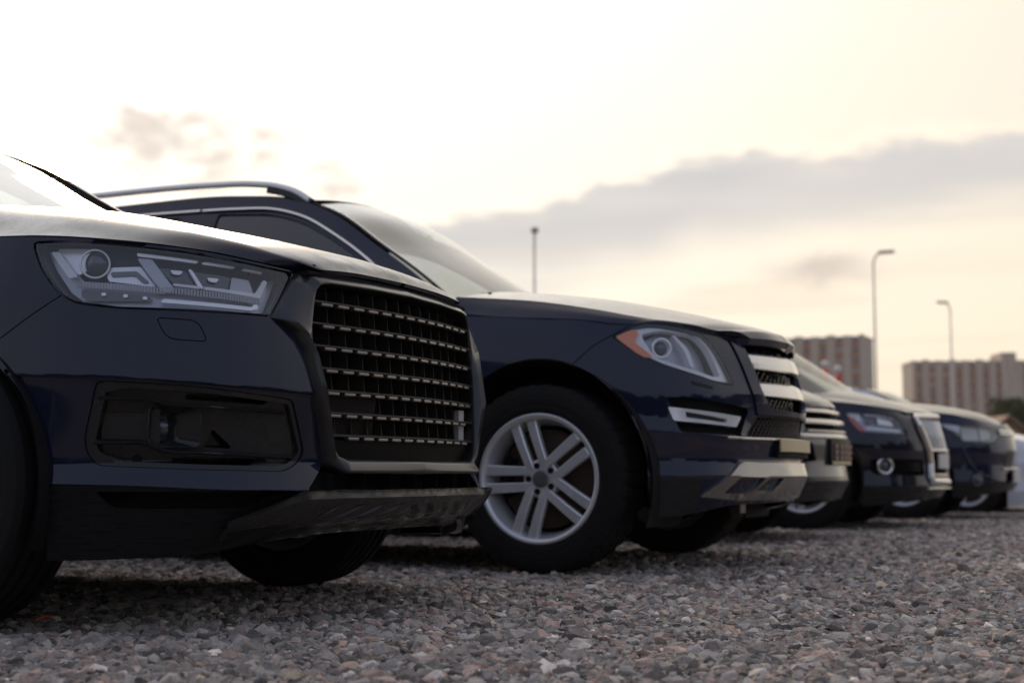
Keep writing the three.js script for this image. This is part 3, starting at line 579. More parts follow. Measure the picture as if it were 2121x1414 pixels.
  for (let k = 0; k < 7; k++) {
    const z = .872 - .06 * k, w = halfW(z) + .004;
    const path = lin(-w, w, 28).map((y) => [gx1(y, z) - .020, y, z]);
    const s = part('grille_slat', sweep(path, [[.010, -.003], [.0155, -.0005], [.0165, .002], [.013, .0042], [-.025, .008], [-.05, .007], [-.05, .002], [-.02, -.002]]), M.slat, car);
    for (let j = 0; j < 13; j++) { const y = -.405 + .0665 * j + .004 * k * .4; if (Math.abs(y) > w - .045) continue; const t = shade(new THREE.Mesh(toothG, M.tooth)); t.name = 'slat_tooth'; t.position.set(gx1(y, z) - .011, z - .0065, -y); t.rotation.y = .44 * y; s.add(t); }
  }
  const finG = new RoundedBoxGeometry(.055, .462, .0032, 1, .001), finG2 = new RoundedBoxGeometry(.04, .462, .0028, 1, .001);
  for (let j = 0; j < 13; j++) { const y = -.425 + .0708 * j; const f = shade(new THREE.Mesh(finG, M.finb)); f.name = 'grille_fin'; f.position.set(gx1(y, .69) - .075, .688, -y); f.rotation.y = .2; f.rotation.z = .08; car.add(f); }
  for (let j = 0; j < 12; j++) { const y = -.39 + .0708 * j; const f = shade(new THREE.Mesh(finG2, M.finb)); f.name = 'grille_fin'; f.position.set(gx1(y, .69) - .135, .688, -y); f.rotation.z = .08; car.add(f); }
  part('radiator', boxAt([.66, 0, .69], [.02, 1.02, .56]), M.black, car);
  part('grille_lower_panel', sweep(lin(-.41, .41, 16).map((y) => [gx1(y, .47) - .035, y, .475]), [[-.012, -.028], [-.004, -.028], [.012, .028], [.004, .028]]), M.sensorBlack, car);
  part('sensor_cover', sweep(lin(-.43, -.17, 8).map((y) => [gx1(y, .55) - .05, y, .567]), [[-.016, -.065], [-.010, -.065], [.010, .065], [.004, .065]]), M.sensorBlack, car);
  part('sensor_bracket', boxAt([gx1(.40, .56) - .045, .405, .565], [.02, .035, .098], 0, .1), M.plateWhite, car, 'pale upright bracket behind the lower slats');
  // lower intake under the surround
  part('lower_intake', mg([boxAt([.82, 0, .388], [.05, .98, .06]), ...lin(-.4, .4, 6).map((y) => boxAt([.885 - .2 * y * y, y, .388], [.05, .004, .046]))]), M.black, car);
  // skid plate with slanting grooves
  const T0 = [[.922, 0, .364], [.912, -.25, .364], [.888, -.43, .365], [.872, -.545, .362], [.815, -.615, .326], [.745, -.685, .290]];
  const T1 = [[.926, 0, .345], [.916, -.25, .345], [.892, -.43, .344], [.872, -.548, .338], [.806, -.617, .303], [.738, -.685, .272]];
  const T2 = [[.885, 0, .300], [.875, -.25, .300], [.85, -.42, .295], [.81, -.52, .285], [.757, -.60, .264], [.70, -.675, .244]];
  const T3 = [[.80, 0, .268], [.79, -.25, .268], [.765, -.41, .262], [.73, -.50, .252], [.69, -.575, .24], [.645, -.645, .224]];
  const K0 = net([T0, T1, T2, T3], [0, 1, 0, 0]);
  const K = (u, t) => { const p = K0(u, t), ph = ((u * 7.2 - t * 2.3 + 4.35) % 1 + 1) % 1, m = smooth(.30, .42, ph) * (1 - smooth(.45, .85, ph)) * smooth(.20, .40, t) * (1 - smooth(.70, .86, t)) * (1 - smooth(.50, .66, u)); return [p[0] - .008 * m, p[1], p[2] + .006 * m]; };
  both('skid_plate', patch(K, lin(0, 1, 320), lin(0, 1, 70), { hem: .02, uvs: [2, .6], hemFilter: (v) => v.u > .001 }), M.skid1, car);
  // headlights
  for (const side of [1, -1]) {
    const L = sub_('headlight', car), A = (name, g, m) => part(name, side > 0 ? g : mirror(g), m, L);
    const pl = (name, poly, off, th, m, r = .004) => A(name, plate(S1, roundPoly(poly, r, 3), off, th, .009), m);
    A('lens', plate(S1, OUT1.lamp, .001, .004, .012, -.0065), M.lens);
    A('lamp_housing', mg([wall(S1, OUT1.lamp, .004, .10), plate(S1, OUT1.lamp, .10, .001, .02, .002)]), M.lampDark);
    A('lamp_seal', wall(S1, OUT1.lamp.map((p) => p), -.0005, .012), M.black);
    pl('lamp_bezel', [[1.262, .985], [1.225, .985], [1.135, .900], [.955, .893], [.905, .872], [.62, .868], [.56, .925], [.53, .938], [.60, .833], [1.03, .836], [1.13, .849], [1.17, .872], [1.225, .932]], .055, .004, M.lampMid);
    pl('reflector', [[1.235, .992], [1.13, .989], [1.13, .930], [1.155, .918]], .05, .004, M.lampChrome);
    pl('light_guide', [[1.238, .980], [1.213, .980], [1.145, .912], [1.170, .908]], .03, .012, M.lampClear);
    pl('reflector', [[1.076, .938], [.975, .942], [.925, .888], [1.068, .902]], .05, .004, M.lampChrome);
    pl('reflector_rim', [[1.06, .926], [.985, .929], [.945, .900], [.962, .898], [.99, .918], [1.058, .914]], .044, .003, M.lampDark);
    pl('lamp_divider', [[.985, .962], [.940, .960], [.872, .880], [.905, .872]], .032, .02, M.lampMid);
    pl('reflector', [[.925, .942], [.845, .937], [.800, .893], [.872, .897]], .06, .004, M.bulb);
    pl('reflector', [[.826, .936], [.690, .926], [.705, .886], [.800, .893]], .06, .004, M.bulb);
    pl('reflector_rim', [[.836, .940], [.826, .941], [.790, .890], [.802, .888]], .045, .008, M.lampChrome);
    pl('reflector', [[.700, .926], [.64, .922], [.625, .880], [.712, .884]], .05, .004, M.lampMid);
    pl('light_guide', [[.598, .924], [.583, .921], [.618, .872], [.880, .892], [.880, .898], [.632, .884]], .03, .010, M.lampClear);
    pl('lamp_trim', [[.985, .976], [.60, .946], [.60, .940], [.985, .967]], .03, .006, M.lampChrome, .002);
    pl('lamp_trim', [[.914, .846], [.655, .836], [.628, .842], [.628, .854], [.640, .854], [.648, .846], [.70, .848], [.905, .856]], .03, .006, M.lampChrome, .002);
    const ribs = []; for (let i = 0; i < 62; i++) { const s = 1.145 - i * .0086, z = .892 - (1.145 - s) * .062 + (s < .9 ? .004 : 0); const a = S1.at(s, z, .034); ribs.push(boxAt([a[0], a[1], z], [.006, .0055, .017], Math.atan2(1, 2), .2)); }
    A('ribbed_strip', mg(ribs), M.lampMid);
    pl('turn_lamp_strip', [[1.135, .878], [.945, .862], [.93, .850], [1.10, .848], [1.132, .858]], .04, .004, M.bulb);
    for (const [s, z] of [[1.07, .866], [1.01, .862], [.955, .857]]) pl('led', [[s + .006, z + .004], [s - .006, z + .004], [s - .006, z - .004], [s + .006, z - .004]], .034, .004, M.lampChrome, .001);
    for (const [s, z] of [[.868, .930], [.760, .915]]) pl('led', [[s + .02, z + .006], [s - .018, z + .005], [s - .010, z - .006], [s + .012, z - .005]], .05, .004, M.lampChrome, .004);
    const c = S1.at(1.102, .946, .052), ball = new THREE.SphereGeometry(.033, 28, 18); ball.scale(1, 1.08, 1); ball.translate(c[0], c[2], -c[1]); A('projector', ball, M.bulb);
    const to = new THREE.TorusGeometry(.036, .003, 8, 32); const n = S1.at(1.102, .946, 0); to.lookAt(new THREE.Vector3(n[0] - c[0] + .02, n[2] - c[2], -(n[1] - c[1]))); to.translate(n[0] * .4 + c[0] * .6, c[2], -(n[1] * .4 + c[1] * .6)); A('projector_ring', to, M.lampChrome);
  }
  // fog lamp inserts
  const inset = sdPoly(OUT1.fog);
  for (const side of [1, -1]) {
    const L = sub_('bumper_insert', car), A = (name, g, m) => part(name, side > 0 ? g : mirror(g), m, L);
    const off = (s) => lerp(.020, .052, smooth(.52, .74, s)) * lerp(1, .8, smooth(1.0, 1.1, s));
    const hole1 = sdPoly(roundPoly([[.838, .622], [.735, .616], [.60, .604], [.62, .590], [.735, .596], [.838, .600]], .004)), hole2 = sdPoly(roundPoly([[.843, .456], [.63, .450], [.66, .428], [.843, .430]], .004)), hole3 = sdPoly(roundPoly([[.760, .526], [.786, .478], [.700, .476]], .003));
    const bb = bbox(OUT1.fog, .01), T = (s, z) => { const p = S1.at(s, z, off(s)); return [p[0], p[1], z]; };
    A('insert_panel', patch(T, lin(bb[0], bb[1], 80), lin(bb[2], bb[3], 36), { uvs: [2, 2], hem: .012, cuts: [{ f: (p, s, z) => -inset(s, z) + .003 }, { f: (p, s, z) => hole1(s, z) }, { f: (p, s, z) => hole2(s, z) }, { f: (p, s, z) => hole3(s, z) }] }), M.plastic);
    A('insert_wall', wall(S1, OUT1.fog, .002, .05), M.plastic);
    const T2 = (s, z) => S1.at(s, z, .006);
    A('insert_frame', patch(T2, lin(bb[0], bb[1], 90), lin(bb[2], bb[3], 44), { hem: .02, cuts: [{ f: (p, s, z) => -inset(s, z) - .0015 }, { f: (p, s, z) => inset(s, z) + .014 + .014 * smooth(.98, 1.05, s) }] }), M.plastic);
    A('insert_backing', plate(S1, OUT1.fog, .11, .001, .03, .01), M.plastic);
    const blade = (pts, o0, o1) => sweep(resample(pts.map(([s, z]) => S1.at(s, z, lerp(o0, o1, .5))), 40), rectProf(.045, .010, .3), {});
    A('insert_blade', blade([[1.062, .600], [.99, .599], [.93, .597], [.895, .587], [.78, .581], [.567, .570]], .045, .004), M.plastic);
    A('insert_blade', blade([[1.075, .489], [1.0, .489], [.945, .488], [.905, .472], [.78, .464], [.53, .454]], .045, .004), M.plastic);
    A('lamp_blank', plate(S1, roundPoly([[1.06, .563], [.945, .563], [.93, .582], [.905, .583], [.905, .480], [.93, .480], [.945, .498], [1.06, .498]], .008), .026, .03), M.plastic);
    A('lamp_blank_panel', plate(S1, roundPoly([[1.045, .553], [.955, .553], [.955, .508], [1.045, .508]], .005), .0245, .01), M.plastic);
    // funnel of the round lamp
    const rectO = roundPoly([[.930, .584], [.803, .570], [.800, .479], [.905, .478], [.935, .490]], .02, 7), N = rectO.length, el = rectO.map((_, i) => { const q = rectO[i], a = Math.atan2((q[1] - .529) / .05, (q[0] - .868) / .065); return [.902 + .021 * Math.cos(a), .528 + .037 * Math.sin(a)]; });
    const lo = (P, o) => P.map(([s, z]) => S1.at(s, z, o));
    A('lamp_funnel', loft([lo(rectO.map(([s, z]) => [s + (s - .868) * .06, z + (z - .529) * .06]), .05), lo(rectO.map(([s, z]) => [s + (s - .868) * .05, z + (z - .529) * .05]), .012), lo(rectO, .012), lo(rectO.map((q, i) => [lerp(q[0], el[i][0], .55), lerp(q[1], el[i][1], .55)]), .034), lo(el, .045), lo(el, .09)], true, true), M.plastic);
    const c = S1.at(.902, .528, .075), b = new THREE.SphereGeometry(.034, 20, 14); b.translate(c[0], c[2], -c[1]); A('fog_lamp', b, M.bulb);
    A('tow_cover', plate(S1, roundPoly([[.614, .542], [.550, .543], [.532, .494], [.601, .491]], .014), (s) => off(s) - .0035, .012), M.plastic);
    const ce = S1.at(.969, .447, .04), cy = new THREE.CylinderGeometry(.011, .011, .012, 20); cy.rotateZ(Math.PI / 2); cy.rotateY(-.95); cy.translate(ce[0], ce[2], -ce[1]); A('parking_sensor', cy, M.plasticD);
  }
  underbody(car, -4.0, .74, .80);
  wheelWell(car, -.05, .43, .96, .52); wheelWell(car, -3.04, .43, .96, .52);
  placeWheels(car, makeWheel({ R: .385, W: .255, rimR: .255, tread: 0, style: 'single' }), [-.06, -3.04], .845, .385);
}
// ------------------------------------------------------------------ second car: navy SUV with two wide silver louvres and amber-cornered headlight
const plan2 = [[.885, 0], [.872, -.16], [.838, -.31], [.792, -.45], [.742, -.58], [.675, -.70], [.595, -.79], [.49, -.865], [.37, -.91], [.2, -.943], [0, -.957], [-.4, -.965], [-1.5, -.967], [-3.1, -.955], [-3.75, -.91], [-4.05, -.78], [-4.18, -.5], [-4.22, 0]];
const rows2 = [
  { k: [[0, .29, .095], [.35, .285, .075], [.6, .28, .05], [.9, .24, .04], [1.2, .235, .035], [1.7, .24, .04], [6.8, .24, .05]] },
  { k: [[0, .40, .04], [.35, .40, .018], [.6, .40, .0], [.9, .402, 0], [1.2, .404, .006], [1.6, .41, .012], [6.8, .42, .015]], c: 1 },
  { k: [[0, .47, .055], [.35, .47, .034], [.6, .47, .020], [.9, .47, .018], [1.2, .47, .012], [1.6, .47, .008], [6.8, .5, 0]] },
  { k: [[0, .555, .038], [.35, .556, .018], [.6, .560, .004], [.8, .575, .004], [1.0, .585, .004], [1.2, .60, .003], [1.6, .62, .0], [6.8, .65, 0]], c: 1 },
  { k: [[0, .60, .034], [.6, .60, .026], [.8, .62, .018], [1.0, .64, .010], [1.2, .66, .006], [1.6, .70, .0], [6.8, .75, 0]] },
  { k: [[0, .72, .018], [.35, .722, .022], [.6, .725, .028], [.8, .735, .020], [1.0, .745, .012], [1.2, .77, .008], [1.6, .80, .004], [6.8, .85, .006]] },
  { k: [[0, .78, .022], [.35, .782, .030], [.6, .785, .040], [.8, .80, .034], [1.0, .83, .024], [1.2, .87, .018], [1.6, .90, .012], [6.8, .95, .02]] },
  { k: [[0, .90, .045], [.35, .90, .056], [.6, .90, .070], [.8, .92, .058], [1.0, .94, .046], [1.2, .97, .036], [1.6, .99, .026], [2.4, 1.02, .03], [6.8, 1.05, .04]] },
  { k: [[0, 1.00, .085], [.6, 1.01, .105], [.8, 1.03, .095], [1.0, 1.045, .085], [1.2, 1.07, .072], [1.6, 1.105, .062], [2.2, 1.14, .066], [6.8, 1.2, .07]] },
];
const S2 = makeSkin(plan2, rows2);

// lattice of thin crossed bars filling an outline on the skin
function lattice(S, poly, off, pitch, bar, ang = .7) {
  const sd = sdPoly(poly), bb = bbox(poly), L = [], w = bb[1] - bb[0], h = bb[3] - bb[2], c0 = (bb[0] + bb[1]) / 2, c1 = (bb[2] + bb[3]) / 2, R = Math.hypot(w, h) / 2;
  for (const sg of [-1, 1]) for (let k = -R; k <= R; k += pitch) {
    const dx = Math.cos(ang), dy = Math.sin(ang) * sg; let run = [];
    const flush = () => { if (run.length > 1) L.push(sweep([run[0], run[run.length >> 1], run[run.length - 1]].filter((p, i, a) => !i || len(sub(p, a[i - 1])) > 1e-4), rectProf(bar, bar, .2), { caps: false })); run = []; };
    for (let t = -R; t <= R; t += pitch * .45) { const s = c0 + dx * t - dy * k, z = c1 + dy * t + dx * k; if (sd(s, z) < 0) run.push(S.at(s, z, off)); else flush(); }
    flush();
  }
  return mg(L);
}
const car2 = thing('parked_suv', 'navy SUV with two wide silver louvres and amber-cornered headlight, second from the left', 'car', 'dark SUVs parked in a row on the gravel');
setCar(car2, .507, 6.754);
{
  const car = car2, P = M.paint2, S = S2;
  const OUT = {
    lamp: roundPoly([[1.176, .974, .012], [1.064, .900, .06], [.975, .858, .06], [.853, .825, .06], [.677, .787, .03], [.567, .781, .015], [.600, .860, .08], [.640, .935, .06], [.709, .993, .05], [.886, 1.026, .06], [1.041, 1.034, .03]], .02, 5),
    rec: roundPoly([[.941, .724], [.824, .722], [.60, .700], [.475, .686, .02], [.545, .570], [.664, .571], [.884, .581], [.902, .623]], .012, 4),
  };
  const lamp = sdPoly(OUT.lamp), rec = sdPoly(OUT.rec);
  const shut = spline([[.3, .990], [.50, .988], [.60, .992], [.70, 1.0], [.886, 1.030], [1.041, 1.037], [1.112, 1.026], [1.32, 1.050], [1.7, 1.078], [2.0, 1.10], [2.3, 1.12], [6.8, 1.5]]);
  const grill = roundPoly([[-.55, .990, .01], [.445, .978, .01], [.415, .860, .05], [.378, .740, .06], [.325, .690, .05], [-.55, .668, .01]], .02, 4);
  const gsd = sdPoly(grill), mesh = roundPoly([[-.6, .662], [.418, .652], [.515, .566], [-.6, .560]], .008, 3), msd = sdPoly(mesh);
  const panel = sdPoly([[-1, 1.3], [.56, 1.3], [.535, 1.0], [.512, .956], [.487, .868], [.463, .781], [.435, .690], [.425, .660], [-1, .66]]);
  const arch = (x, z) => (z > .39 ? Math.hypot(x / .455, (z - .39) / .500) - 1 : Math.abs(x) / .455 - 1) * .455;
  const archR = (x, z) => (z > .39 ? Math.hypot((x + 3.075) / .455, (z - .39) / .50) - 1 : Math.abs(x + 3.075) / .455 - 1) * .455;
  const seam = sdLine([[1.18, .975], [1.248, .938], [1.348, .85], [1.42, .79]]);
  const us = [...lin(0, .9, 60), ...lin(.9, 1.6, 45).slice(1)], vs = lin(0, 8, 64);
  const cc = [{ f: (p, s) => shut(s) - .003 - p[2] }, { f: (p, s) => lamp(s, p[2]) }, { f: (p) => arch(p[0], p[2]) }];
  both('front_bumper', patch(S, us, vs, { hem: .02, hemFilter: (v) => v.u > .002, cuts: [...cc, { f: (p, s) => rec(s, p[2]) }, { f: (p, s) => msd(s, p[2]) }, { f: (p, s) => panel(s, p[2]) - .002 }, { f: (p, s) => -seam(s, p[2]) - .002 }] }), P, car);
  both('grille_surround', patch((s, v) => S(s, v, -.008), lin(0, .6, 40), lin(4, 8, 40), { hem: .03, hemFilter: (v) => v.u > .002, cuts: [{ f: (p, s) => -panel(s, p[2]) - .001 }, { f: (p, s) => gsd(s, p[2]) }, { f: (p, s) => shut(s) - .006 - p[2] }, { f: (p, s) => lamp(s, p[2]) }] }), P, car);
  both('front_wing', patch(S, lin(1.1, 2.4, 70), vs, { hem: .02, cuts: [...cc, { f: (p, s) => seam(s, p[2]) - .002 }, { f: (p) => p[0] + .85 }] }), P, car);
  both('side_panel', patch(S, lin(2.2, S.length_, 100), lin(0, 8, 30), { hem: .01, cuts: [{ f: (p) => -p[0] - .856 }, { f: (p) => archR(p[0], p[2]) }] }), P, car);
  both('body_backing', patch((s, v) => S(s, v, .03), lin(0, 2.4, 60), lin(.2, 8, 40), { cuts: [{ f: (p, s) => lamp(s, p[2]) + .004 }, { f: (p) => arch(p[0], p[2]) }, { f: (p, s) => shut(s) - .012 - p[2] }, { f: (p, s) => gsd(s, p[2]) - .01 }] }), M.black, car);
  both('sill_trim', patch((s, v) => S(s, v, -.004), lin(.8, 1.6, 40), lin(0, .95, 8), { hem: .01, cuts: [{ f: (p) => arch(p[0], p[2]) }] }), M.plastic, car);
  // bonnet
  const E = [.475, .52, .68, .84, .98, 1.10, 1.32, 1.70].map((s) => S.at(s, shut(s) + .002)); E.push([-.46, -.885, 1.112]);
  const Cc = [[.822, 0, 1.000], [.802, 0, 1.026], [.768, 0, 1.045], [.68, 0, 1.074], [.55, 0, 1.108], [.40, 0, 1.145], [.15, 0, 1.200], [-.15, 0, 1.245], [-.36, 0, 1.27]];
  const Cr = [[.755, -.40, .992], [.728, -.45, 1.012], [.652, -.58, 1.014], [.585, -.665, 1.032], [.50, -.728, 1.047], [.405, -.785, 1.058], [.20, -.828, 1.100], [-.10, -.84, 1.150], [-.43, -.845, 1.182]];
  const q = Cc.map((c, i) => [lerp(c[0], Cr[i][0], .28), lerp(0, Cr[i][1], .5), lerp(c[2], Cr[i][2], .22)]);
  const mid = Cr.map((c, i) => { const b = [.0, .001, .002, .003, .003, .004, .004, .004, .004][i]; return [lerp(c[0], E[i][0], .5), lerp(c[1], E[i][1], .5) - b * .5, lerp(c[2], E[i][2], .5) + b]; });
  both('bonnet', patch(net([Cc, q, Cr, mid, E], [0, 0, 1, 0, 0]), lin(0, 1, 80), [...lin(0, .80, 36), ...lin(.80, 1, 30).slice(1)], { hem: .03, flip: true, hemFilter: (v) => v.v > .001, hemDir: () => [-.3, 0, -.95], uvs: [1.2, .9] }), M.hood2, car);
  greenhouse(car, {
    rail: [[-.45, -.825, 1.135], [-.70, -.755, 1.32], [-.93, -.70, 1.47], [-1.2, -.64, 1.645], [-1.42, -.61, 1.735], [-1.78, -.60, 1.785], [-2.4, -.60, 1.795], [-3.2, -.61, 1.765], [-4.0, -.63, 1.67]],
    belt: [[-.46, -.892, 1.113], [-.70, -.90, 1.118], [-.93, -.90, 1.122], [-1.2, -.90, 1.126], [-1.42, -.90, 1.13], [-1.78, -.90, 1.135], [-2.4, -.90, 1.145], [-3.2, -.895, 1.16], [-4.0, -.87, 1.18]],
    nA: 5, paint: P, wsBulge: .11, wsUp: .05,
    windows: [{ poly: [[-.74, 1.17, .02], [-.98, 1.40, .1], [-1.16, 1.51, .1], [-1.36, 1.615, .1], [-1.55, 1.668, .08], [-1.86, 1.69, .01], [-1.84, 1.15, .01]], trim: [[-.70, 1.20], [-.93, 1.39], [-1.14, 1.527], [-1.35, 1.638], [-1.53, 1.69], [-1.75, 1.708], [-1.955, 1.715]] },
      { poly: [[-2.07, 1.69, .01], [-2.05, 1.15, .01], [-2.85, 1.16, .02], [-2.98, 1.68, .04]], trim: [[-1.97, 1.716], [-2.3, 1.722], [-2.7, 1.718], [-3.0, 1.70]] }],
  });
  // door shut line over the chrome, roof rails with their feet
  for (const k of [-1, 1]) {
    const rp = [[-1.355, .605, 1.725], [-1.43, .603, 1.772], [-1.55, .60, 1.813], [-1.70, .598, 1.838], [-1.95, .596, 1.853], [-2.5, .594, 1.862], [-3.0, .596, 1.852], [-3.35, .60, 1.815], [-3.5, .605, 1.76]].map((p) => [p[0], p[1] * k, p[2]]);
    part('roof_rail', sweep(resample(rp, 60), rectProf(.034, .032, .35)), M.railSilver, car);
    part('rail_foot', mg([sweep(resample([[-1.345, .605 * k, 1.712], [-1.43, .603 * k, 1.752], [-1.52, .602 * k, 1.785], [-1.60, .60 * k, 1.805]], 10), rectProf(.026, .045, .2)), boxAt([-3.42, .604 * k, 1.755], [.2, .03, .06], 0, .2)]), M.plastic, car);
  }
  // grille: mesh, louvres
  const xf = (y, z, o = 0) => { const p = S.at(Math.abs(y) * 1.03, z, o); return p[0]; };
  part('grille_backing', boxAt([.60, 0, .80], [.02, .98, .42]), M.black, car);
  { const g = lattice(S, roundPoly([[.0, .965], [.43, .952], [.405, .86], [.37, .74], [.32, .70], [0, .680]], .01), .055, .030, .006); part('grille_mesh', mg([g, mirror(g)]), M.plastic, car); }
  for (const [zb, w, h] of [[.893, .425, .066], [.772, .375, .062]]) {
    const path = lin(-w, w, 30).map((y) => [xf(y, zb, .012), y, zb]);
    part('grille_louvre', sweep(path, [[.004, -h * .5], [.012, -h * .42], [.010, -h * .1], [-.004, h * .42], [-.016, h * .56], [-.05, h * .66], [-.06, h * .5], [-.012, h * .05], [-.006, -h * .5]]), M.silver, car);
  }
  { const g = lattice(S, mesh.map(([s, z]) => [Math.max(s, 0), z]), .022, .022, .005); part('lower_mesh', mg([g, mirror(g)]), M.finb, car); }
  { const path = lin(-.62, .62, 30).map((y) => { const p = S.at(Math.abs(y) * 1.06, .558, -.003); return [p[0], p[1] * -Math.sign(y || 1), .560]; }); part('bumper_strip', sweep(path, rectProf(.014, .010)), M.silver, car); }
  const curved = (y0, y1, z, o, prof) => sweep(lin(y0, y1, 14).map((y) => { const p = S.at(Math.abs(y) * 1.03, z, o); return [p[0], p[1] * -Math.sign(y || 1), z]; }), prof);
  part('plate_holder', curved(-.27, .27, .505, -.012, rectProf(.02, .05)), M.plasticD, car);
  part('number_plate', curved(-.26, .26, .535, -.022, rectProf(.008, .056)), M.plateYellow, car, 'tan front number plate seen edge on');
  // chrome skid piece with two openings each side
  const sk = sdPoly(roundPoly([[-.7, .462], [.415, .459], [.562, .463, .03], [.80, .318, .01], [.56, .300], [-.7, .300]], .01, 4)), h1 = sdPoly(roundPoly([[.674, .332], [.588, .400], [.390, .394], [.486, .327]], .012, 4)), h2 = sdPoly(roundPoly([[.455, .328], [.355, .394], [.215, .394], [.295, .330]], .012, 4));
  both('skid_trim', patch((s, z) => S.at(s, z, -.014 - .02 * (z - .3)), lin(0, .82, 90), lin(.295, .47, 30), { hem: .022, hemFilter: (v) => v.u > .002, cuts: [{ f: (p, s, z) => -sk(s, z) }, { f: (p, s, z) => h1(s, z) }, { f: (p, s, z) => h2(s, z) }] }), M.skid2, car);
  both('skid_backing', patch((s, z) => S.at(s, z, .05), lin(0, .8, 12), lin(.31, .45, 6)), M.black, car);
  part('tow_bracket', boxAt([.66, -.30, .270], [.05, .09, .06]), M.skid1, car);
  for (const side of [1, -1]) {
    const L = sub_('headlight', car), A = (name, g, m) => part(name, side > 0 ? g : mirror(g), m, L);
    const pl = (name, poly, off, th, m, r = .006) => A(name, plate(S, roundPoly(poly, r, 4), off, th, .011), m);
    A('lens', plate(S, OUT.lamp, .0, .004, .014, -.004), M.lens);
    A('lamp_housing', mg([wall(S, OUT.lamp, .002, .10), plate(S, OUT.lamp, .10, .001, .03, .002)]), M.lampDark);
    const ring = sdPoly(roundPoly([[1.045, .985, .02], [1.037, .960, .02], [.985, .890, .03], [.90, .862, .04], [.68, .815, .02], [.625, .815, .02], [.67, .930, .05], [.74, .985, .04], [.95, 1.003, .03]], .02, 5));
    A('lamp_surround', patch((s, z) => S.at(s, z, .018), lin(.55, 1.2, 70), lin(.77, 1.05, 34), { hem: .03, cuts: [{ f: (p, s, z) => -lamp(s, z) - .012 }, { f: (p, s, z) => ring(s, z) }] }), M.lampWhite);
    pl('amber_corner', [[1.160, .974], [1.085, 1.005], [1.055, .992], [1.078, .952], [.990, .886], [1.045, .886]], .008, .012, M.amber);
    pl('lamp_bowl', [[1.03, .962], [.95, .990], [.75, .972], [.68, .90], [.66, .83], [.90, .868], [.98, .895]], .075, .004, M.lampMid);
    pl('lamp_blade', [[.885, .985], [.868, .985], [.800, .930], [.775, .848], [.797, .852], [.822, .920]], .03, .03, M.lampClear, .02);
    for (const [s, z, r] of [[.945, .927, .038]]) {
      const c = S.at(s, z, .055), b = new THREE.SphereGeometry(r * .8, 20, 14); b.translate(c[0], c[2], -c[1]); A('projector', b, M.bulb);
      const n = S.at(s, z, 0), to = new THREE.TorusGeometry(r, .006, 8, 28); to.lookAt(new THREE.Vector3(n[0] - c[0], n[2] - c[2], -(n[1] - c[1]))); to.translate(lerp(c[0], n[0], .5), z, -lerp(c[1], n[1], .5)); A('projector_ring', to, M.lampChrome);
    }
    const D = sub_('daytime_lamp', car), A2 = (name, g, m) => part(name, side > 0 ? g : mirror(g), m, D);
    A2('recess_panel', mg([plate(S, OUT.rec, .06, .001, .02, .01), wall(S, OUT.rec, .002, .06)]), M.plasticD);
    A2('recess_mesh', lattice(S, OUT.rec, .045, .024, .005), M.finb);
    const slot = sdPoly(roundPoly([[.859, .664], [.629, .637], [.641, .622], [.857, .641]], .004));
    A2('chrome_bar', patch((s, z) => S.at(s, z, -.004), lin(.52, .95, 60), lin(.6, .69, 20), { hem: .03, cuts: [{ f: ((f) => (p, s, z) => -f(s, z))(sdPoly(roundPoly([[.938, .683], [.537, .650], [.573, .606], [.913, .628]], .008))) }, { f: (p, s, z) => slot(s, z) }] }), M.lampChrome);
    A2('lamp_slot', plate(S, roundPoly([[.859, .664], [.629, .637], [.641, .622], [.857, .641]], .004), .012, .004, .01, .004), M.bulb);
    // washer cover lip under the headlight
    both('washer_cover', plate(S, roundPoly([[.826, .792], [.706, .772], [.712, .760], [.815, .778]], .006), -.002, .006), P, car);
  }
  // wiper arm at the foot of the windscreen
  part('wiper', sweep(resample([[-.38, -.62, 1.215], [-.52, -.40, 1.245], [-.47, -.1, 1.275]], 12), rectProf(.02, .02)), M.plasticD, car);
  underbody(car, -4.1, .70, .78, .28);
  wheelWell(car, 0, .50, .94, .50); wheelWell(car, -3.075, .50, .94, .50);
  placeWheels(car, makeWheel({ R: .392, W: .27, rimR: .268, tread: 42 }), [0, -3.075], .825, .392);
}
